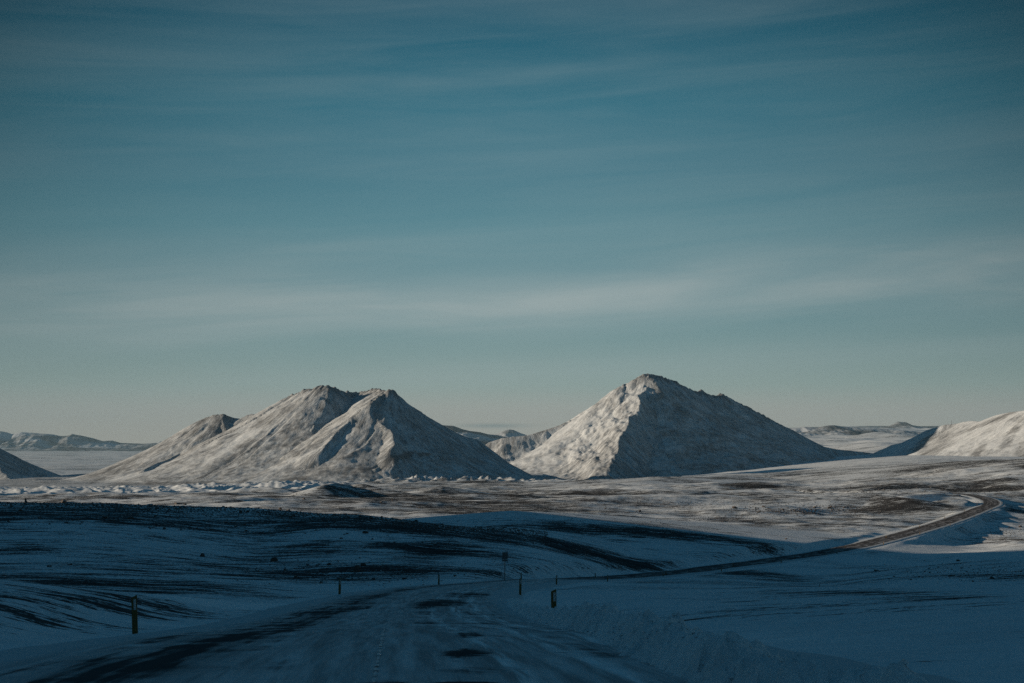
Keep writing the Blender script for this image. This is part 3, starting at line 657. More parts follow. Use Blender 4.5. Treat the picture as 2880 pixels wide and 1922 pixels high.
# ------------------------------------------------------------------ road
def road_material():
    m, T, p = new_mat('icy_asphalt')
    uv = T.n('ShaderNodeUVMap'); uv.uv_map = 'course'; sep = T.n('ShaderNodeSeparateXYZ'); T.l(uv.outputs[0], sep.inputs[0])
    a, s = sep.outputs[0], sep.outputs[1]     # metres across, metres along
    geo = T.n('ShaderNodeNewGeometry'); P = geo.outputs['Position']
    long_ = T.n('ShaderNodeCombineXYZ'); T.l(T.math('MULTIPLY', a, 1.5), long_.inputs[0]); T.l(T.math('MULTIPLY', s, .07), long_.inputs[1])
    nl = T.noise(long_.outputs[0], 1.0, 6, .65, .2)
    long2 = T.n('ShaderNodeCombineXYZ'); T.l(T.math('MULTIPLY', a, 5), long2.inputs[0]); T.l(T.math('MULTIPLY', s, .25), long2.inputs[1])
    nl2 = T.noise(long2.outputs[0], 1.0, 5, .6, .1)
    npch = T.noise(P, .42, 5, .6, .5); nf = T.noise(P, 9, 5, .7)
    def track(c, w):
        q = T.math('DIVIDE', T.math('SUBTRACT', a, c), w)
        return T.math('EXPONENT', T.math('MULTIPLY', T.math('MULTIPLY', q, q), -1.))
    tr = T.math('ADD', T.math('ADD', track(-2.55, .42), track(-.95, .42)), T.math('ADD', track(.95, .42), track(2.55, .42)))
    far = T.smooth(s, 150., 215.)
    # near: packed snow film with bare smears; far: bare lanes between snowy strips
    c_ = lambda q, k: T.math('MULTIPLY', T.math('SUBTRACT', q, .5), k)
    sp = T.n('ShaderNodeSeparateXYZ'); T.l(P, sp.inputs[0])
    wob = T.math('ADD', c_(T.noise(T.scalevec(P, (.8, 2.2, 1)), 1.6, 6, .75), 5.), c_(nf, 2.))
    def blob(x, y, rx, ry, k):
        q = T.math('DIVIDE', T.math('SUBTRACT', sp.outputs[0], x), rx); r = T.math('DIVIDE', T.math('SUBTRACT', sp.outputs[1], y), ry)
        e = T.math('ADD', T.math('ADD', T.math('MULTIPLY', q, q), T.math('MULTIPLY', r, r)), wob)
        return T.smooth(e, 1.6, .1, 0., k)
    v = T.math('ADD', T.math('ADD', c_(nl, 1.7), c_(npch, 1.5)), c_(nl2, 1.3))
    v = T.math('ADD', v, T.math('MULTIPLY', tr, .16))
    v = T.math('ADD', v, T.math('MULTIPLY', T.math('ADD', T.math('MULTIPLY', track(-2.0, .5), .42), T.math('MULTIPLY', track(-3.3, .8), .2)), T.math('SUBTRACT', 1.0, T.math('MULTIPLY', far, .7))))
    v = T.math('SUBTRACT', v, T.math('MULTIPLY', track(-.9, .5), T.math('SUBTRACT', .25, T.math('MULTIPLY', far, .25))))
    for q_ in ((-.45, 14.6, .28, .9, .7), (-1.0, 10.7, .26, .35, .7), (-.35, 10.7, .3, .25, .6), (-3.0, 57, 1.0, 6.5, .75), (-5.6, 52, .5, 5, .5), (-.6, 20, .2, 1.6, .4), (1.9, 46, .3, 4, .5), (-.15, 12.4, .25, .3, .45), (-2.2, 75, 1.5, 6, .4)):
        v = T.math('ADD', v, blob(*q_))
    v = T.math('ADD', v, T.math('MULTIPLY', far, .46))
    edge = T.smooth(T.math('ABSOLUTE', a), 3.3, 4.0)
    v = T.math('SUBTRACT', v, T.math('MULTIPLY', edge, .55))
    # pale pressed ridges left by tyres on the right lane
    pale = T.math('MULTIPLY', T.math('ADD', track(2.05, .16), T.math('ADD', track(2.75, .18), track(1.2, .12))), T.smooth(nl2, .38, .6))
    f = T.smooth(v, .10, .62, 0., .94)
    film = T.mix(T.smooth(T.math('ADD', T.math('MULTIPLY', nl2, .5), T.math('MULTIPLY', nl, .5)), .38, .62), (.34, .35, .36), (.66, .70, .73))
    film = T.mix(pale, film, (.84, .91, .95))
    film = T.mix(edge, film, (.50, .57, .61))
    asph = T.mix(nf, (.024, .026, .028), (.056, .059, .062))
    T.l(T.mix(f, film, asph), p.inputs['Base Color'])
    T.l(T.mix(f, (.6, .6, .6), (.55, .55, .55)), p.inputs['Roughness']); p.inputs['Specular IOR Level'].default_value = .0
    b = T.n('ShaderNodeBump'); b.inputs['Distance'].default_value = .035; b.inputs['Strength'].default_value = .6
    T.l(T.math('ADD', T.math('MULTIPLY', nl2, .7), T.math('ADD', nf, T.math('MULTIPLY', nl, 1.))), b.inputs['Height']); T.l(b.outputs[0], p.inputs['Normal'])
    return m
XS = np.array([-6.2, -5.2, -4.8, -4.3, -3.9, -3.5, -3.1, -2.7, -2.3, -1.9, -1.5, -1.1, -.7, -.3, .1, .5, .9, 1.3, 1.7, 2.1, 2.5, 2.9, 3.3, 3.6, 3.9, 4.3, 4.8, 5.2, 6.2])
_base_dz = np.interp(np.abs(XS), [0, 3.5, 4.0, 4.6, 5.2, 6.2], [.07, 0, .0, -.03, -.12, -.55])
nS, nX = len(RC), len(XS)
rx = RC[:, None, 0] + RN[:, None, 0] * XS; ry = RC[:, None, 1] + RN[:, None, 1] * XS
rzz = RZ[:, None] + _base_dz[None]
rzz = rzz + np.where(np.abs(XS) > 3.6, .06, .012)[None] * fbm(rx / .9, ry / .9, 3, 91)
ii, jj = np.meshgrid(np.arange(nS - 1), np.arange(nX - 1), indexing='ij'); a = (ii * nX + jj).ravel()
rq = np.c_[a, a + 1, a + nX + 1, a + nX]
rme = np_mesh('road', np.c_[rx.ravel(), ry.ravel(), rzz.ravel()], rq, None, True)
uvl = rme.uv_layers.new(name='course')
uvv = np.c_[np.broadcast_to(XS, (nS, nX)).ravel(), np.broadcast_to((RS - RS[int(np.argmin(abs(RC[:, 1])))])[:, None], (nS, nX)).ravel()].astype(np.float32)
uvl.data.foreach_set('uv', uvv[rq.ravel()].ravel())
road = tag(link_mesh('road', rme, road_material()), kind='structure')
def at_road(y, off, dz=0.):
    """point beside the centre line at depth y"""
    i = int(np.argmin(abs(RC[:int(len(RC) * .8), 1] - y)))
    return RC[i, 0] + RN[i, 0] * off, RC[i, 1] + RN[i, 1] * off, RZ[i] + dz
# worn centre-line paint showing through the ice
cv = []; cf = []
rng = random.Random(5)
i0 = int(np.argmin(abs(RC[:, 1] - 8.0))); i1 = int(np.argmin(abs(RC[:, 1] - 24)))
yq = 8.2
while yq < 23.5:
    ln = rng.uniform(.18, .55)
    w = rng.uniform(.010, .02)
    q = []
    for yy_, of in ((yq, -w), (yq, w), (yq + ln, w), (yq + ln, -w)):
        xx = np.interp(yy_, RC[i0 - 8:i1 + 8, 1], RC[i0 - 8:i1 + 8, 0]) + .02
        zz_ = np.interp(yy_, RC[i0 - 8:i1 + 8, 1], RZ[i0 - 8:i1 + 8]) + .07 + .004 + .012
        q.append((xx + of, yy_, zz_))
    k0 = len(cv); cv += q; cf.append((k0, k0 + 1, k0 + 2, k0 + 3)); yq += ln + rng.uniform(.08, .3)
link_mesh('road_marking', pymesh('road_marking', cv, cf), plain('line_paint', (.55, .58, .60), .8), road)

# ------------------------------------------------------------------ ploughed snow bank along the near right edge
def bank():
    P = np.array([(3.6, 2), (2.75, 6), (1.95, 9), (1.72, 11), (1.5, 14.5), (1.42, 21), (1.1, 30), (.85, 38), (.35, 50), (.05, 60), (-.1, 70)], float)
    C = catmull(np.r_[[P[0] * 2 - P[1]], P, [P[-1] * 2 - P[-2]]], .09)
    C = C[C[:, 1] < 68]
    t = np.gradient(C, axis=0); t /= np.linalg.norm(t, axis=1)[:, None]; n = nrm = np.c_[t[:, 1], -t[:, 0]]
    A = np.linspace(-.5, 1.3, 46)
    x = C[:, None, 0] + n[:, None, 0] * A; y = C[:, None, 1] + n[:, None, 1] * A
    base = grid_z(x, y)
    # the road surface level under the bank's left foot
    rzv = np.interp(y, RC[:400, 1], RZ[:400])
    prof = np.exp(-(A / .22) ** 2) * .32 * (A < 0) + (A >= 0) * (.32 * np.exp(-(A / .42) ** 2))
    fade = np.interp(C[:, 1], [0, 6, 25, 45, 60, 68], [1.1, 1.1, 1.15, .8, .5, .05])[:, None]
    lump = fbm(x / .35, y / .45, 5, 131, .62) * .14 + np.abs(perlin(x / .3, y / .5, 137)) * .05
    z = np.maximum(base, rzv - .02) + fade * (prof[None] * (1.15 + .3 * perlin(x / 1.2, y / 1.6, 139)) + lump * (np.exp(-(A / .5) ** 2) + .06)[None]) - .03
    z[:, 0] -= .3; z[:, -1] -= .35; z[:, 1] -= .06; z[:, -2] -= .1
    ii, jj = np.meshgrid(np.arange(len(C) - 1), np.arange(len(A) - 1), indexing='ij'); a = (ii * len(A) + jj).ravel()
    me = np_mesh('snow_bank', np.c_[x.ravel(), y.ravel(), z.ravel()], np.c_[a, a + 1, a + len(A) + 1, a + len(A)], None, True)
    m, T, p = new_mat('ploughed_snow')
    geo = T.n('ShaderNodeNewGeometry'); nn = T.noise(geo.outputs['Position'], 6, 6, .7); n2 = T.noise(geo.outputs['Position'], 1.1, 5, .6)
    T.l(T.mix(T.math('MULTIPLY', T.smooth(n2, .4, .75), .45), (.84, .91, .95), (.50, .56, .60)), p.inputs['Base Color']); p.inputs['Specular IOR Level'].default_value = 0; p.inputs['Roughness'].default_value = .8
    b = T.n('ShaderNodeBump'); b.inputs['Distance'].default_value = .10; b.inputs['Strength'].default_value = 1.; T.l(nn, b.inputs['Height']); T.l(b.outputs[0], p.inputs['Normal'])
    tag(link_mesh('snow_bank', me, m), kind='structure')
    # clods thrown off the plough blade
    R = np.random.RandomState(4); n = 1500
    i = (R.uniform(0, 1, n) ** .8 * (len(C) - 1)).astype(int); off = R.normal(-.05, .28, n) + R.uniform(0, .8, n) * (R.rand(n) < .35)
    px_ = C[i, 0] + nrm[i, 0] * off; py_ = C[i, 1] + nrm[i, 1] * off
    j = np.clip(((off + .5) / 1.8 * (len(A) - 1)).round().astype(int), 1, len(A) - 2)
    pz_ = np.maximum(z[i, j], np.interp(py_, RC[:400, 1], RZ[:400]) * (off < -.3) + -99 * (off >= -.3))
    s_ = R.uniform(.02, .085, n) * (1 + R.rand(n) ** 6)
    base8 = np.array([(1, 0, 0), (.25, .95, 0), (-.9, .4, 0), (-.5, -.8, 0), (.6, -.75, 0), (.2, .1, .9), (-.3, -.1, .7), (0, 0, -.4)]) * .5
    T8 = np.array([(0, 1, 5), (1, 2, 6), (1, 6, 5), (2, 3, 6), (3, 4, 5), (3, 5, 6), (4, 0, 5), (1, 0, 7), (2, 1, 7), (3, 2, 7), (4, 3, 7), (0, 4, 7)])
    V = base8[None] * (1 + R.uniform(-.35, .35, (n, 8, 3)))
    co = np.stack([px_[:, None] + V[:, :, 0] * s_[:, None], py_[:, None] + V[:, :, 1] * s_[:, None], pz_[:, None] + V[:, :, 2] * s_[:, None]], -1).reshape(-1, 3)
    tr = (T8[None] + (np.arange(n) * 8)[:, None, None]).reshape(-1, 3)
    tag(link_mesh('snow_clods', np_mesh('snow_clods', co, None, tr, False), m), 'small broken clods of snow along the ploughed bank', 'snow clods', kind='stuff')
bank()

# ------------------------------------------------------------------ marker posts
M_YEL = plain('yellow_plastic', (.11, .07, .010), .55, .2); M_REF = plain('reflector', (.42, .43, .43), .5, .05, 20)
M_METAL = plain('galvanised', (.16, .165, .17), .5, .15, 5, .3); M_SIGNB = plain('sign_back', (.11, .115, .12), .55, .15, 6, .2)
M_WOOD = plain('weathered_pole', (.10, .085, .07), .8, .3, 2.)
def post_meshes(w=.135, h=.95, t=.035):
    # flat board with a slanted top, front face towards -Y
    zl, zr = h - .07, h
    v = [(-w / 2, -t / 2, -.35), (w / 2, -t / 2, -.35), (w / 2, t / 2, -.35), (-w / 2, t / 2, -.35), (-w / 2, -t / 2, zl), (w / 2, -t / 2, zr), (w / 2, t / 2, zr), (-w / 2, t / 2, zl)]
    f = [(0, 3, 2, 1), (4, 5, 6, 7), (0, 1, 5, 4), (1, 2, 6, 5), (2, 3, 7, 6), (3, 0, 4, 7)]
    body = pymesh('post', v, f, .006); body.materials.append(M_YEL)
    v = []; ff = []; box(v, ff, -w * .08, w * .36, -t / 2 - .006, -t / 2 + .002, h - .36, h - .1)
    ref = pymesh('reflector', v, ff, .002); ref.materials.append(M_REF); return body, ref
PB, PR = post_meshes()
import mathutils
proto = None
def post(px, py, d, label, tall=1., yaw=None, side=1, wide=1.):
    x = (px - CX) / F * d
    z = max(float(grid_z(x, d)), -(py - HY) / F * d - .12)
    i = int(np.argmin((RC[:, 0] - x) ** 2 + (RC[:, 1] - d) ** 2))
    # stand on the road shoulder if the base falls on the road's sheet
    off = (x - RC[i, 0]) * RN[i, 0] + (d - RC[i, 1]) * RN[i, 1]
    z = float(grid_z(x, d))
    if abs(off) < 5.3: z = max(z, RZ[i] - .1)
    root = bpy.data.objects.new('marker_post', None); COL.objects.link(root); root.location = (x, d, z)
    ang = math.atan2(-RT[i, 0], RT[i, 1])
    root.rotation_euler = (rng.uniform(-.02, .02), rng.uniform(-.03, .03), ang if yaw is None else yaw)
    root.scale = (wide * side, 1, tall)
    tag(root, label, 'marker post', 'yellow marker posts along the road')
    for nm, me in (('board', PB), ('reflector', PR)):
        o = bpy.data.objects.new(nm, me); COL.objects.link(o); o.parent = root
    return root
RP = [(1558, 1745, 41, 'tall yellow marker post nearest on the right, standing in the ploughed snow bank'),
      (1463, 1669, 82, 'yellow marker post on the inside of the near curve, in front of a farther post'),
      (1565, 1644, 133, 'yellow marker post beside the road just above the nearest tall right-hand post'),
      (1709, 1632, 190, 'yellow marker post on the right road edge, second beyond the near curve'),
      (1865, 1619, 243, 'yellow marker post on the right road edge, third beyond the near curve'),
      (2029, 1606, 300, 'small yellow marker post on the right road edge where the long straight begins'),
      (2197, 1583, 345, 'small yellow post on the right edge above the dark streaked embankment slope'),
      (2354, 1560, 385, 'small yellow post on the right edge just past the middle of the long straight'),
      (2485, 1533, 428, 'small yellow post on the right edge above a bare embankment, shaded'),
      (2587, 1505, 470, 'tiny yellow post on the right edge where the snow verge catches light'),
      (2672, 1479, 512, 'tiny yellow post on the lit snow verge, second below the far bend'),
      (2740, 1454, 556, 'tiny yellow post on the lit snow verge, last below the far bend'),
      (2789, 1434, 605, 'tiny yellow post on the outside of the far bend, low on the curve'),
      (2818, 1416, 655, 'tiny yellow post on the outside of the far bend, at its rightmost point')]
LP = [(380, 1757, 34, 'yellow marker post nearest on the left, dark and broad at the road edge'),
      (955, 1667, 80, 'yellow marker post on the left verge in front of the dark bare gravel patch'),
      (1234, 1641, 118, 'yellow marker post on the left verge, left of the road sign'),
      (1466, 1628, 158, 'yellow marker post just behind another post, right of the road sign'),
      (1674, 1614, 214, 'slim dark marker post on the left road edge at foot of the dark track'),
      (1873, 1600, 255, 'slim dark marker post on the left road edge at end of the dark track'),
      (2062, 1578, 322, 'slim marker post on the left road edge, first of the long straight'),
      (2236, 1556, 362, 'slim marker post on the left road edge, before patchy gravel ground'),
      (2377, 1533, 410, 'slim yellow marker post on the left edge with snow just turning bright behind'),
      (2492, 1509, 455, 'yellow marker post on the left edge at the near end of the sunlit snow verge'),
      (2586, 1482, 503, 'yellow marker post standing against the sunlit snow inside the bend'),
      (2657, 1461, 545, 'yellow marker post upper middle of the sunlit snow inside the bend'),
      (2713, 1438, 592, 'yellow marker post at the upper end of the sunlit verge inside the bend'),
      (2748, 1421, 640, 'yellow marker post close to the blue shadow line inside the bend'),
      (2764, 1404, 690, 'yellow marker post innermost on the far bend beside the top of the road')]
for q in RP: post(*q, tall=1.0 if q[2] > 60 else .98, side=1, yaw=.05 if q[2] < 60 else None, wide=1.15 if q[2] < 60 else (1.5 if q[2] > 250 else 1.))
for q in LP: post(*q, side=1, yaw=-.05 if q[2] < 60 else None, wide=1.5 if q[2] > 250 else 1.)

def cyl(r, h, z0=0, seg=10, cx=0, cy=0, r2=None):
    r2 = r if r2 is None else r2
    v = []; f = []
    for k_ in range(seg):
        a_ = 2 * math.pi * k_ / seg; v.append((cx + r * math.cos(a_), cy + r * math.sin(a_), z0))
    for k_ in range(seg):
        a_ = 2 * math.pi * k_ / seg; v.append((cx + r2 * math.cos(a_), cy + r2 * math.sin(a_), z0 + h))
    for k_ in range(seg): f.append((k_, (k_ + 1) % seg, seg + (k_ + 1) % seg, seg + k_))
    f.append(tuple(range(seg))[::-1]); f.append(tuple(range(seg, 2 * seg)))
    return v, f
# road sign seen from the back
def sign():
    d = 150.; x = (1419.5 - CX) / F * d; z = float(grid_z(x, d))
    root = bpy.data.objects.new('road_sign', None); COL.objects.link(root); root.location = (x, d, z); root.rotation_euler = (0, .01, .05)
    tag(root, 'road sign seen from behind, square plate over a small plate on a pole', 'road sign')
    top = -(1553.5 - HY) / F * d - z
    link_mesh('pole', pymesh('pole', *cyl(.045, top + .3, -.35)), M_METAL, root)
    v = []; f = []; box(v, f, -.29, .29, -.075, -.05, top - .74, top); link_mesh('sign_plate', pymesh('sign_plate', v, f, .01), M_SIGNB, root)
    v = []; f = []; box(v, f, -.29, .29, -.075, -.05, top - .98, top - .78); link_mesh('lower_plate', pymesh('lower_plate', v, f, .008), M_SIGNB, root)
    v = []; f = []
    box(v, f, -.03, .03, -.05, .0, top - .9, top - .1)
    link_mesh('bracket', pymesh('bracket', v, f), M_METAL, root)
sign()
# mast on the right-hand crest, poles in the pass, stakes in the snow
def pole(name, px, ybase, ytop, d, r, label, cat, on_ground=True, group=None, z=None):
    x = (px - CX) / F * d; zb = float(grid_z(x, d)) if on_ground else z
    zt = -(ytop - HY) / F * d
    v, f = cyl(r, zt - zb + .6, -.6, 8, r2=r * .6)
    # cross-arms and cap
    if cat == 'mast':
        for zz_ in (.35, .6, .85): box(v, f, -r * 2.2, r * 2.2, -r * .4, r * .4, (zt - zb) * zz_, (zt - zb) * zz_ + r * .8)
    o = link_mesh(name, pymesh(name, v, f), M_WOOD); o.location = (x, d, zb); tag(o, label, cat, group); return o
pole('radio_mast', 2676, 1194, 1182, 3082, .28, 'thin mast on the shaded crest of the right-edge mountain', 'mast', False, z=-(1195 - HY) / F * 3082)
pole('utility_pole', 2250, 1332, 1322, 1880, .14, 'left one of two tiny poles at the foot of the cone mountain', 'pole', group='tiny poles in the pass')
pole('utility_pole', 2245, 1332, 1324, 1930, .14, 'shorter tiny pole close beside another at the foot of the cone mountain', 'pole', group='tiny poles in the pass')
pole('utility_pole', 2564, 1309, 1301, 1850, .14, 'tiny pole at the foot of the right-edge mountain, near the pass', 'pole', group='tiny poles in the pass')
d_ = float(hit([2305], [1651])[0]) if not np.isnan(hit([2305], [1651])[0]) else 140.
pole('snow_stake', 2305, 1651, 1643, d_, .03, 'thin stake standing on the low dark rise right of the road', 'stake')

# ------------------------------------------------------------------ boulders
def rock_mesh(seed, sub=2, flat=.65):
    import bmesh
    bm = bmesh.new(); bmesh.ops.create_icosphere(bm, subdivisions=sub, radius=.5)
    r = random.Random(seed); off = [r.uniform(-50, 50) for _ in range(3)]
    planes = [(Vector((r.uniform(-1, 1), r.uniform(-1, 1), r.uniform(-.5, 1))).normalized(), r.uniform(.26, .40)) for _ in range(7)]
    from mathutils import noise as mn
    for v_ in bm.verts:
        c = v_.co
        for n_, dd in planes:
            e = c.dot(n_) - dd
            if e > 0: c -= n_ * e
        c += c.normalized() * .07 * mn.noise(c * 4 + Vector(off)); c.z *= flat
    me = bpy.data.meshes.new('boulder'); bm.to_mesh(me); bm.free(); me.materials.append(M_ROCK)
    return me
ROCKS = [rock_mesh(s_, 2, .55 + .05 * (s_ % 5)) for s_ in range(12)]
def boulder(px, py, size_px, label, group=None, name='boulder', dep=None, hgt=1.):
    d = float(hit([px], [py])[0]) if dep is None else dep
    if np.isnan(d): return None
    x = (px - CX) / F * d; z = float(grid_z(x, d)); s_ = size_px / F * d
    o = bpy.data.objects.new(name, ROCKS[rng.randrange(len(ROCKS))]); COL.objects.link(o)
    o.location = (x, d, z + s_ * .1); o.rotation_euler = (rng.uniform(-.2, .2), rng.uniform(-.2, .2), rng.uniform(0, 6.28))
    o.scale = (s_, s_ * rng.uniform(.7, 1.1), s_ * rng.uniform(.8, 1.15) * hgt)
    tag(o, label, 'boulder', group); return o
NOTE = [(293, 1459, 16, 'large dark boulder alone on the shaded snow below the left rocky crest'),
 (318, 1465, 9, 'smaller dark boulder just right of the large one on the left snow slope'),
 (368, 1461, 15, 'low broad dark boulder in the middle of the left shaded snow slope'),
 (218, 1464, 10, 'dark boulder at the left of the pair on the upper left snow slope'),
 (462, 1489, 10, 'dark boulder below the rocky crest on open shaded snow, lower left'),
 (422, 1488, 7, 'upright small dark boulder left of another on open shaded snow'),
 (664, 1482, 10, 'dark boulder at the lower edge of the rocky slope, left of centre'),
 (422, 1425, 18, 'round dark boulder standing on the rocky crest, left part'),
 (498, 1419, 15, 'round dark boulder highest on the hump of the rocky crest'),
 (520, 1421, 11, 'dark boulder right beside the highest boulder of the rocky crest'),
 (676, 1442, 14, 'big dark boulder among rubble under the middle of the crest'),
 (787, 1434, 12, 'dark rounded boulder on the crest right where it starts to descend'),
 (813, 1437, 10, 'dark rounded boulder just right of another on the descending crest'),
 (835, 1471, 8, 'dark boulder on open shaded snow under the descending crest'),
 (919, 1480, 8, 'lone dark boulder on the shaded snow, left of the pair below the crest'),
 (989, 1486, 9, 'lone dark boulder on shaded snow beneath the crest, centre left'),
 (1028, 1500, 17, 'double dark boulder half buried in the shaded snow, centre left'),
 (569, 1566, 19, 'dark boulder on the bare gravel in the shaded basin, left'),
 (140, 1595, 14, 'dark boulder on the snow at the far lower left'),
 (196, 1590, 13, 'dark boulder right of another on the lower left snow'),
 (768, 1580, 22, 'snow-dusted dark boulder at the left end of the dark gravel patch'),
 (1003, 1610, 26, 'largest boulder, snow-capped, in the dark gravel patch'),
 (1022, 1592, 16, 'dark boulder just behind the largest snow-capped one'),
 (925, 1590, 14, 'dark boulder left of the largest one on the gravel rim'),
 (1223, 1533, 11, 'dark boulder low on the rocky slope left of the road sign'),
 (180, 1414, 17, 'dark pointed boulder standing out on the far left crest'),
 (57, 1438, 13, 'dark boulder just under the crest at the far left'),
 (2465, 1606, 12, 'lone dark boulder in the snow right of the road, below the long straight'),
 (2676, 1622, 16, 'dark boulder in the shaded snowfield at the right, left end of its rock line'),
 (2695, 1579, 11, 'small dark boulder in the upper shaded snowfield right of the road'),
 (2790, 1629, 12, 'dark boulder in the rocky line near the right edge'),
 (2839, 1485, 7, 'pale sunlit stone left of the brightest one at the right edge'),
 (2868, 1482, 10, 'brightest sunlit stone near the right edge'),
 (2871, 1490, 6, 'small stone just under the brightest sunlit stone at the right edge'),
 (2211, 1517, 8, 'sunlit stone alone on the snow left of the long straight'),
 (1800, 1440, 9, 'sunlit stone on the shadow boundary, middle of the plain'),
 (2066, 1430, 14, 'cluster-topping rock on the sunlit plain, right of centre'),
 (1674, 1485, 8, 'stone with a lit tip on the shaded plain above the old track'),
 (2148, 1427, 9, 'dark stone at the left end of the rocky band under the bright drift'),
 (2291, 1428, 11, 'largest dark stone of the rocky band under the bright drift'),
 (2333, 1430, 10, 'dark stone at the right of the rocky band under the bright drift'),
 (1071, 1414, 7, 'pale sunlit stone left of the small cairn on the plain'),
 (855, 1405, 8, 'dark stone at the foot of the dark mound'),
 (1180, 1429, 6, 'small stone with a lit tip on the plain below the little cairn')]
for px, py, sz, lb in NOTE: boulder(px, py, sz * 1.25, lb, name='boulder', hgt=1.35 if sz >= 22 else 1.)
# clusters: (column centre, row centre, half width, half height, count, min px, max px, group, label)
CR = [(20, 1421), (150, 1416), (300, 1421), (430, 1424), (520, 1420), (640, 1428), (760, 1437), (900, 1447), (1050, 1458), (1200, 1472), (1350, 1490), (1480, 1509)]
rs = np.random.RandomState(3)
cand = []
_cp = np.arange(-80, 1600, 8.); _cd = np.linspace(225, 360, 60)
_cr = (HY - F * grid_z((_cp[:, None] - CX) / F * _cd, np.broadcast_to(_cd, (len(_cp), 60))) / _cd).min(1)
def crest_row(px): return np.interp(px, _cp, _cr)
for _ in range(120):
    px = rs.uniform(0, 1500); cand.append((px, crest_row(px) + abs(rs.normal(0, 9)) + .6, rs.uniform(6, 12), 'crest'))
for _ in range(46):
    px = rs.uniform(0, 1300); cand.append((px, crest_row(px) + rs.uniform(25, 70), rs.uniform(6, 11), 'slope'))
for _ in range(26):
    cand.append((rs.normal(980, 160), rs.normal(1612, 14), rs.uniform(7, 15), 'basin'))
for _ in range(28):
    cand.append((rs.uniform(2100, 2420), rs.normal(1436, 6), rs.uniform(5, 9), 'band'))
for _ in range(22):
    cand.append((rs.uniform(2500, 2880), rs.normal(1612, 12), rs.uniform(5, 10), 'rightfield'))
for _ in range(24):
    cand.append((rs.uniform(1350, 2150), rs.uniform(1425, 1475), rs.uniform(4, 7), 'plain'))
for _ in range(12):
    cand.append((rs.uniform(2380, 2620), rs.normal(1378, 5), rs.uniform(4, 7), 'rise'))
LB = {'crest': ('dark boulders lying along the rocky crest', 'dark weathered boulder among the rubble along the shaded rocky crest'),
      'slope': ('dark boulders scattered below the rocky crest', 'small dark boulder scattered on the shaded snow below the rocky crest'),
      'basin': ('boulders round the dark gravel patch', 'dark snow-dusted boulder on the rim of the bare gravel patch left of the sign'),
      'band': ('stones of the rocky band under the bright drift', 'dark stone in the rocky band under the bright drift left of the bend'),
      'rightfield': ('boulders in the shaded snowfield right of the road', 'dark boulder in the rock line crossing the shaded snowfield at right'),
      'plain': ('stones on the plain along the edge of the shade', 'stone on the open plain near the edge of the shade'),
      'rise': ('stones on the low rise beyond the bend', 'stone on the low rise above the far bend of the road')}
HC = hit([c_[0] for c_ in cand], [c_[1] for c_ in cand])
for (px, py, sz, kd), dd in zip(cand, HC):
    if np.isnan(dd) or dd > 1500: continue
    x_ = (px - CX) / F * dd
    if ((RC[:, 0] - x_) ** 2 + (RC[:, 1] - dd) ** 2).min() < 49: continue
    boulder(px, py, sz, LB[kd][1], LB[kd][0], dep=float(dd))
# cairns: stones stacked by hand
def cairn(px, py, d, h, label):
    x = (px - CX) / F * d; z = float(grid_z(x, d))
    root = bpy.data.objects.new('cairn', None); COL.objects.link(root); root.location = (x, d, z); tag(root, label, 'cairn')
    zc = 0
    for k_ in range(7):
        w = h * (.75 - .085 * k_); o = bpy.data.objects.new('stone', ROCKS[(k_ * 5) % len(ROCKS)]); COL.objects.link(o); o.parent = root
        th_ = h * .3; o.scale = (w, w * .9, th_ * 1.5); o.location = (rng.uniform(-.05, .05) * h, 0, zc + th_ * .35); o.rotation_euler = (0, 0, k_ * 1.3); zc += h * .145
dc = hit([72], [1419])[0]; cairn(72, 1419, 292. if np.isnan(dc) else float(dc), 1.25, 'dark stone cairn on the rocky crest at the far left')
dc = hit([1104], [1410])[0]; cairn(1104, 1410, 700. if np.isnan(dc) else float(dc), 1.7, 'small pointed cairn on the plain below the dark mound')

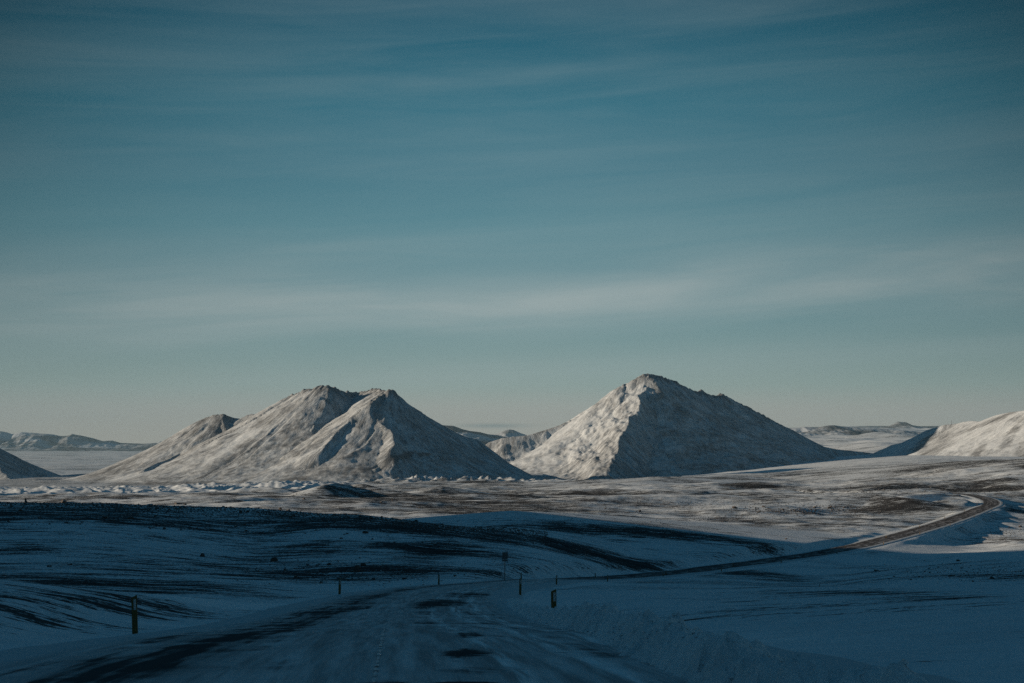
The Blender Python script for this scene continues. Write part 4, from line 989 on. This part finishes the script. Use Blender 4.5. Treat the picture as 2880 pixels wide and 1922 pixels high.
# rubble: stones nobody could count, one mesh
def rubble():
    R = np.random.RandomState(12); pts = []
    def add(n, pxf, pyf, s0, s1):
        px = pxf(n); py = pyf(px, n); d = hit(px, py); ok = ~np.isnan(d) & (d < 1600)
        px, py, d = px[ok], py[ok], d[ok]; s_ = R.uniform(s0, s1, len(d)) ** 1.0 / F * d
        pts.append(np.c_[(px - CX) / F * d, d, s_])
    add(7500, lambda n: R.uniform(-60, 1540, n), lambda px, n: crest_row(px) + .5 + np.abs(R.normal(0, 13, n)), 1.8, 6)
    add(900, lambda n: R.uniform(0, 1400, n), lambda px, n: crest_row(px) + R.uniform(10, 110, n), 1.5, 4)
    add(500, lambda n: R.normal(1000, 200, n), lambda px, n: R.normal(1612, 18, n), 2, 7)
    add(500, lambda n: R.normal(640, 220, n), lambda px, n: R.normal(1585, 20, n), 1.5, 4)
    add(1500, lambda n: R.normal(2280, 110, n), lambda px, n: R.normal(1437, 9, n), 1.5, 4.5)
    add(900, lambda n: R.normal(2560, 160, n), lambda px, n: R.normal(1385, 14, n), 1.2, 3.5)
    add(1800, lambda n: R.uniform(700, 2200, n), lambda px, n: R.normal(1425, 25, n), 1.2, 3.2)
    add(900, lambda n: R.normal(1860, 110, n), lambda px, n: R.normal(1419, 6, n), 1.2, 3.4)
    add(500, lambda n: R.normal(2050, 60, n), lambda px, n: R.normal(1460, 4, n), 1.4, 3.6)
    add(700, lambda n: R.normal(2760, 130, n), lambda px, n: R.normal(1612, 14, n), 1.5, 5)
    add(800, lambda n: R.normal(1560, 220, n), lambda px, n: R.normal(1480, 12, n), 1.2, 3.4)
    add(400, lambda n: R.normal(2820, 50, n), lambda px, n: R.normal(1500, 10, n), 1.2, 4)
    add(700, lambda n: R.uniform(2500, 2900, n), lambda px, n: R.normal(1352, 5, n), 1., 2.4)
    P = np.concatenate(pts)
    dm = np.full(len(P), 1e9)
    for i in range(0, len(RC), 4): dm = np.minimum(dm, (P[:, 0] - RC[i, 0]) ** 2 + (P[:, 1] - RC[i, 1]) ** 2)
    P = P[dm > 40]
    z = grid_z(P[:, 0], P[:, 1])
    # octahedron-based shards
    base = np.array([(1, 0, 0), (.25, .95, 0), (-.9, .4, 0), (-.5, -.8, 0), (.6, -.75, 0), (.2, .1, .9), (-.3, -.1, .7), (0, 0, -.4)]) * .5
    T_ = np.array([(0, 1, 5), (1, 2, 6), (1, 6, 5), (2, 3, 6), (3, 4, 5), (3, 5, 6), (4, 0, 5), (1, 0, 7), (2, 1, 7), (3, 2, 7), (4, 3, 7), (0, 4, 7)])
    n = len(P); an = R.uniform(0, 6.28, n); c, s_ = np.cos(an), np.sin(an)
    V = base[None] * (1 + R.uniform(-.3, .3, (n, 8, 3)))
    vx = V[:, :, 0] * c[:, None] - V[:, :, 1] * s_[:, None]; vy = V[:, :, 0] * s_[:, None] + V[:, :, 1] * c[:, None]
    S = P[:, 2][:, None]
    co = np.stack([P[:, 0][:, None] + vx * S, P[:, 1][:, None] + vy * S, z[:, None] + V[:, :, 2] * S * R.uniform(.6, 1.1, (n, 1))], -1).reshape(-1, 3)
    tr = (T_[None] + (np.arange(n) * 8)[:, None, None]).reshape(-1, 3)
    tag(link_mesh('rubble', np_mesh('rubble', co, None, tr, False), M_ROCK), 'loose dark stones strewn over the snowy ground', 'rubble', kind='stuff')
rubble()

# ------------------------------------------------------------------ haze
def haze():
    v = []; f = []; box(v, f, -21500, 21500, -21500, 21500, -160, 400)
    me = pymesh('haze', v, f); m = bpy.data.materials.new('haze'); m.use_nodes = True; nt = m.node_tree
    for nd in list(nt.nodes):
        if nd.type == 'BSDF_PRINCIPLED': nt.nodes.remove(nd)
    out = [nd for nd in nt.nodes if nd.type == 'OUTPUT_MATERIAL'][0]
    pv = nt.nodes.new('ShaderNodeVolumePrincipled'); pv.inputs['Color'].default_value = (.47, .77, .98, 1)
    pv.inputs['Density'].default_value = 2.4e-5; pv.inputs['Anisotropy'].default_value = 0.
    nt.links.new(pv.outputs[0], out.inputs['Volume']); me.materials.append(m)
    tag(link_mesh('haze', me), kind='stuff')
haze()
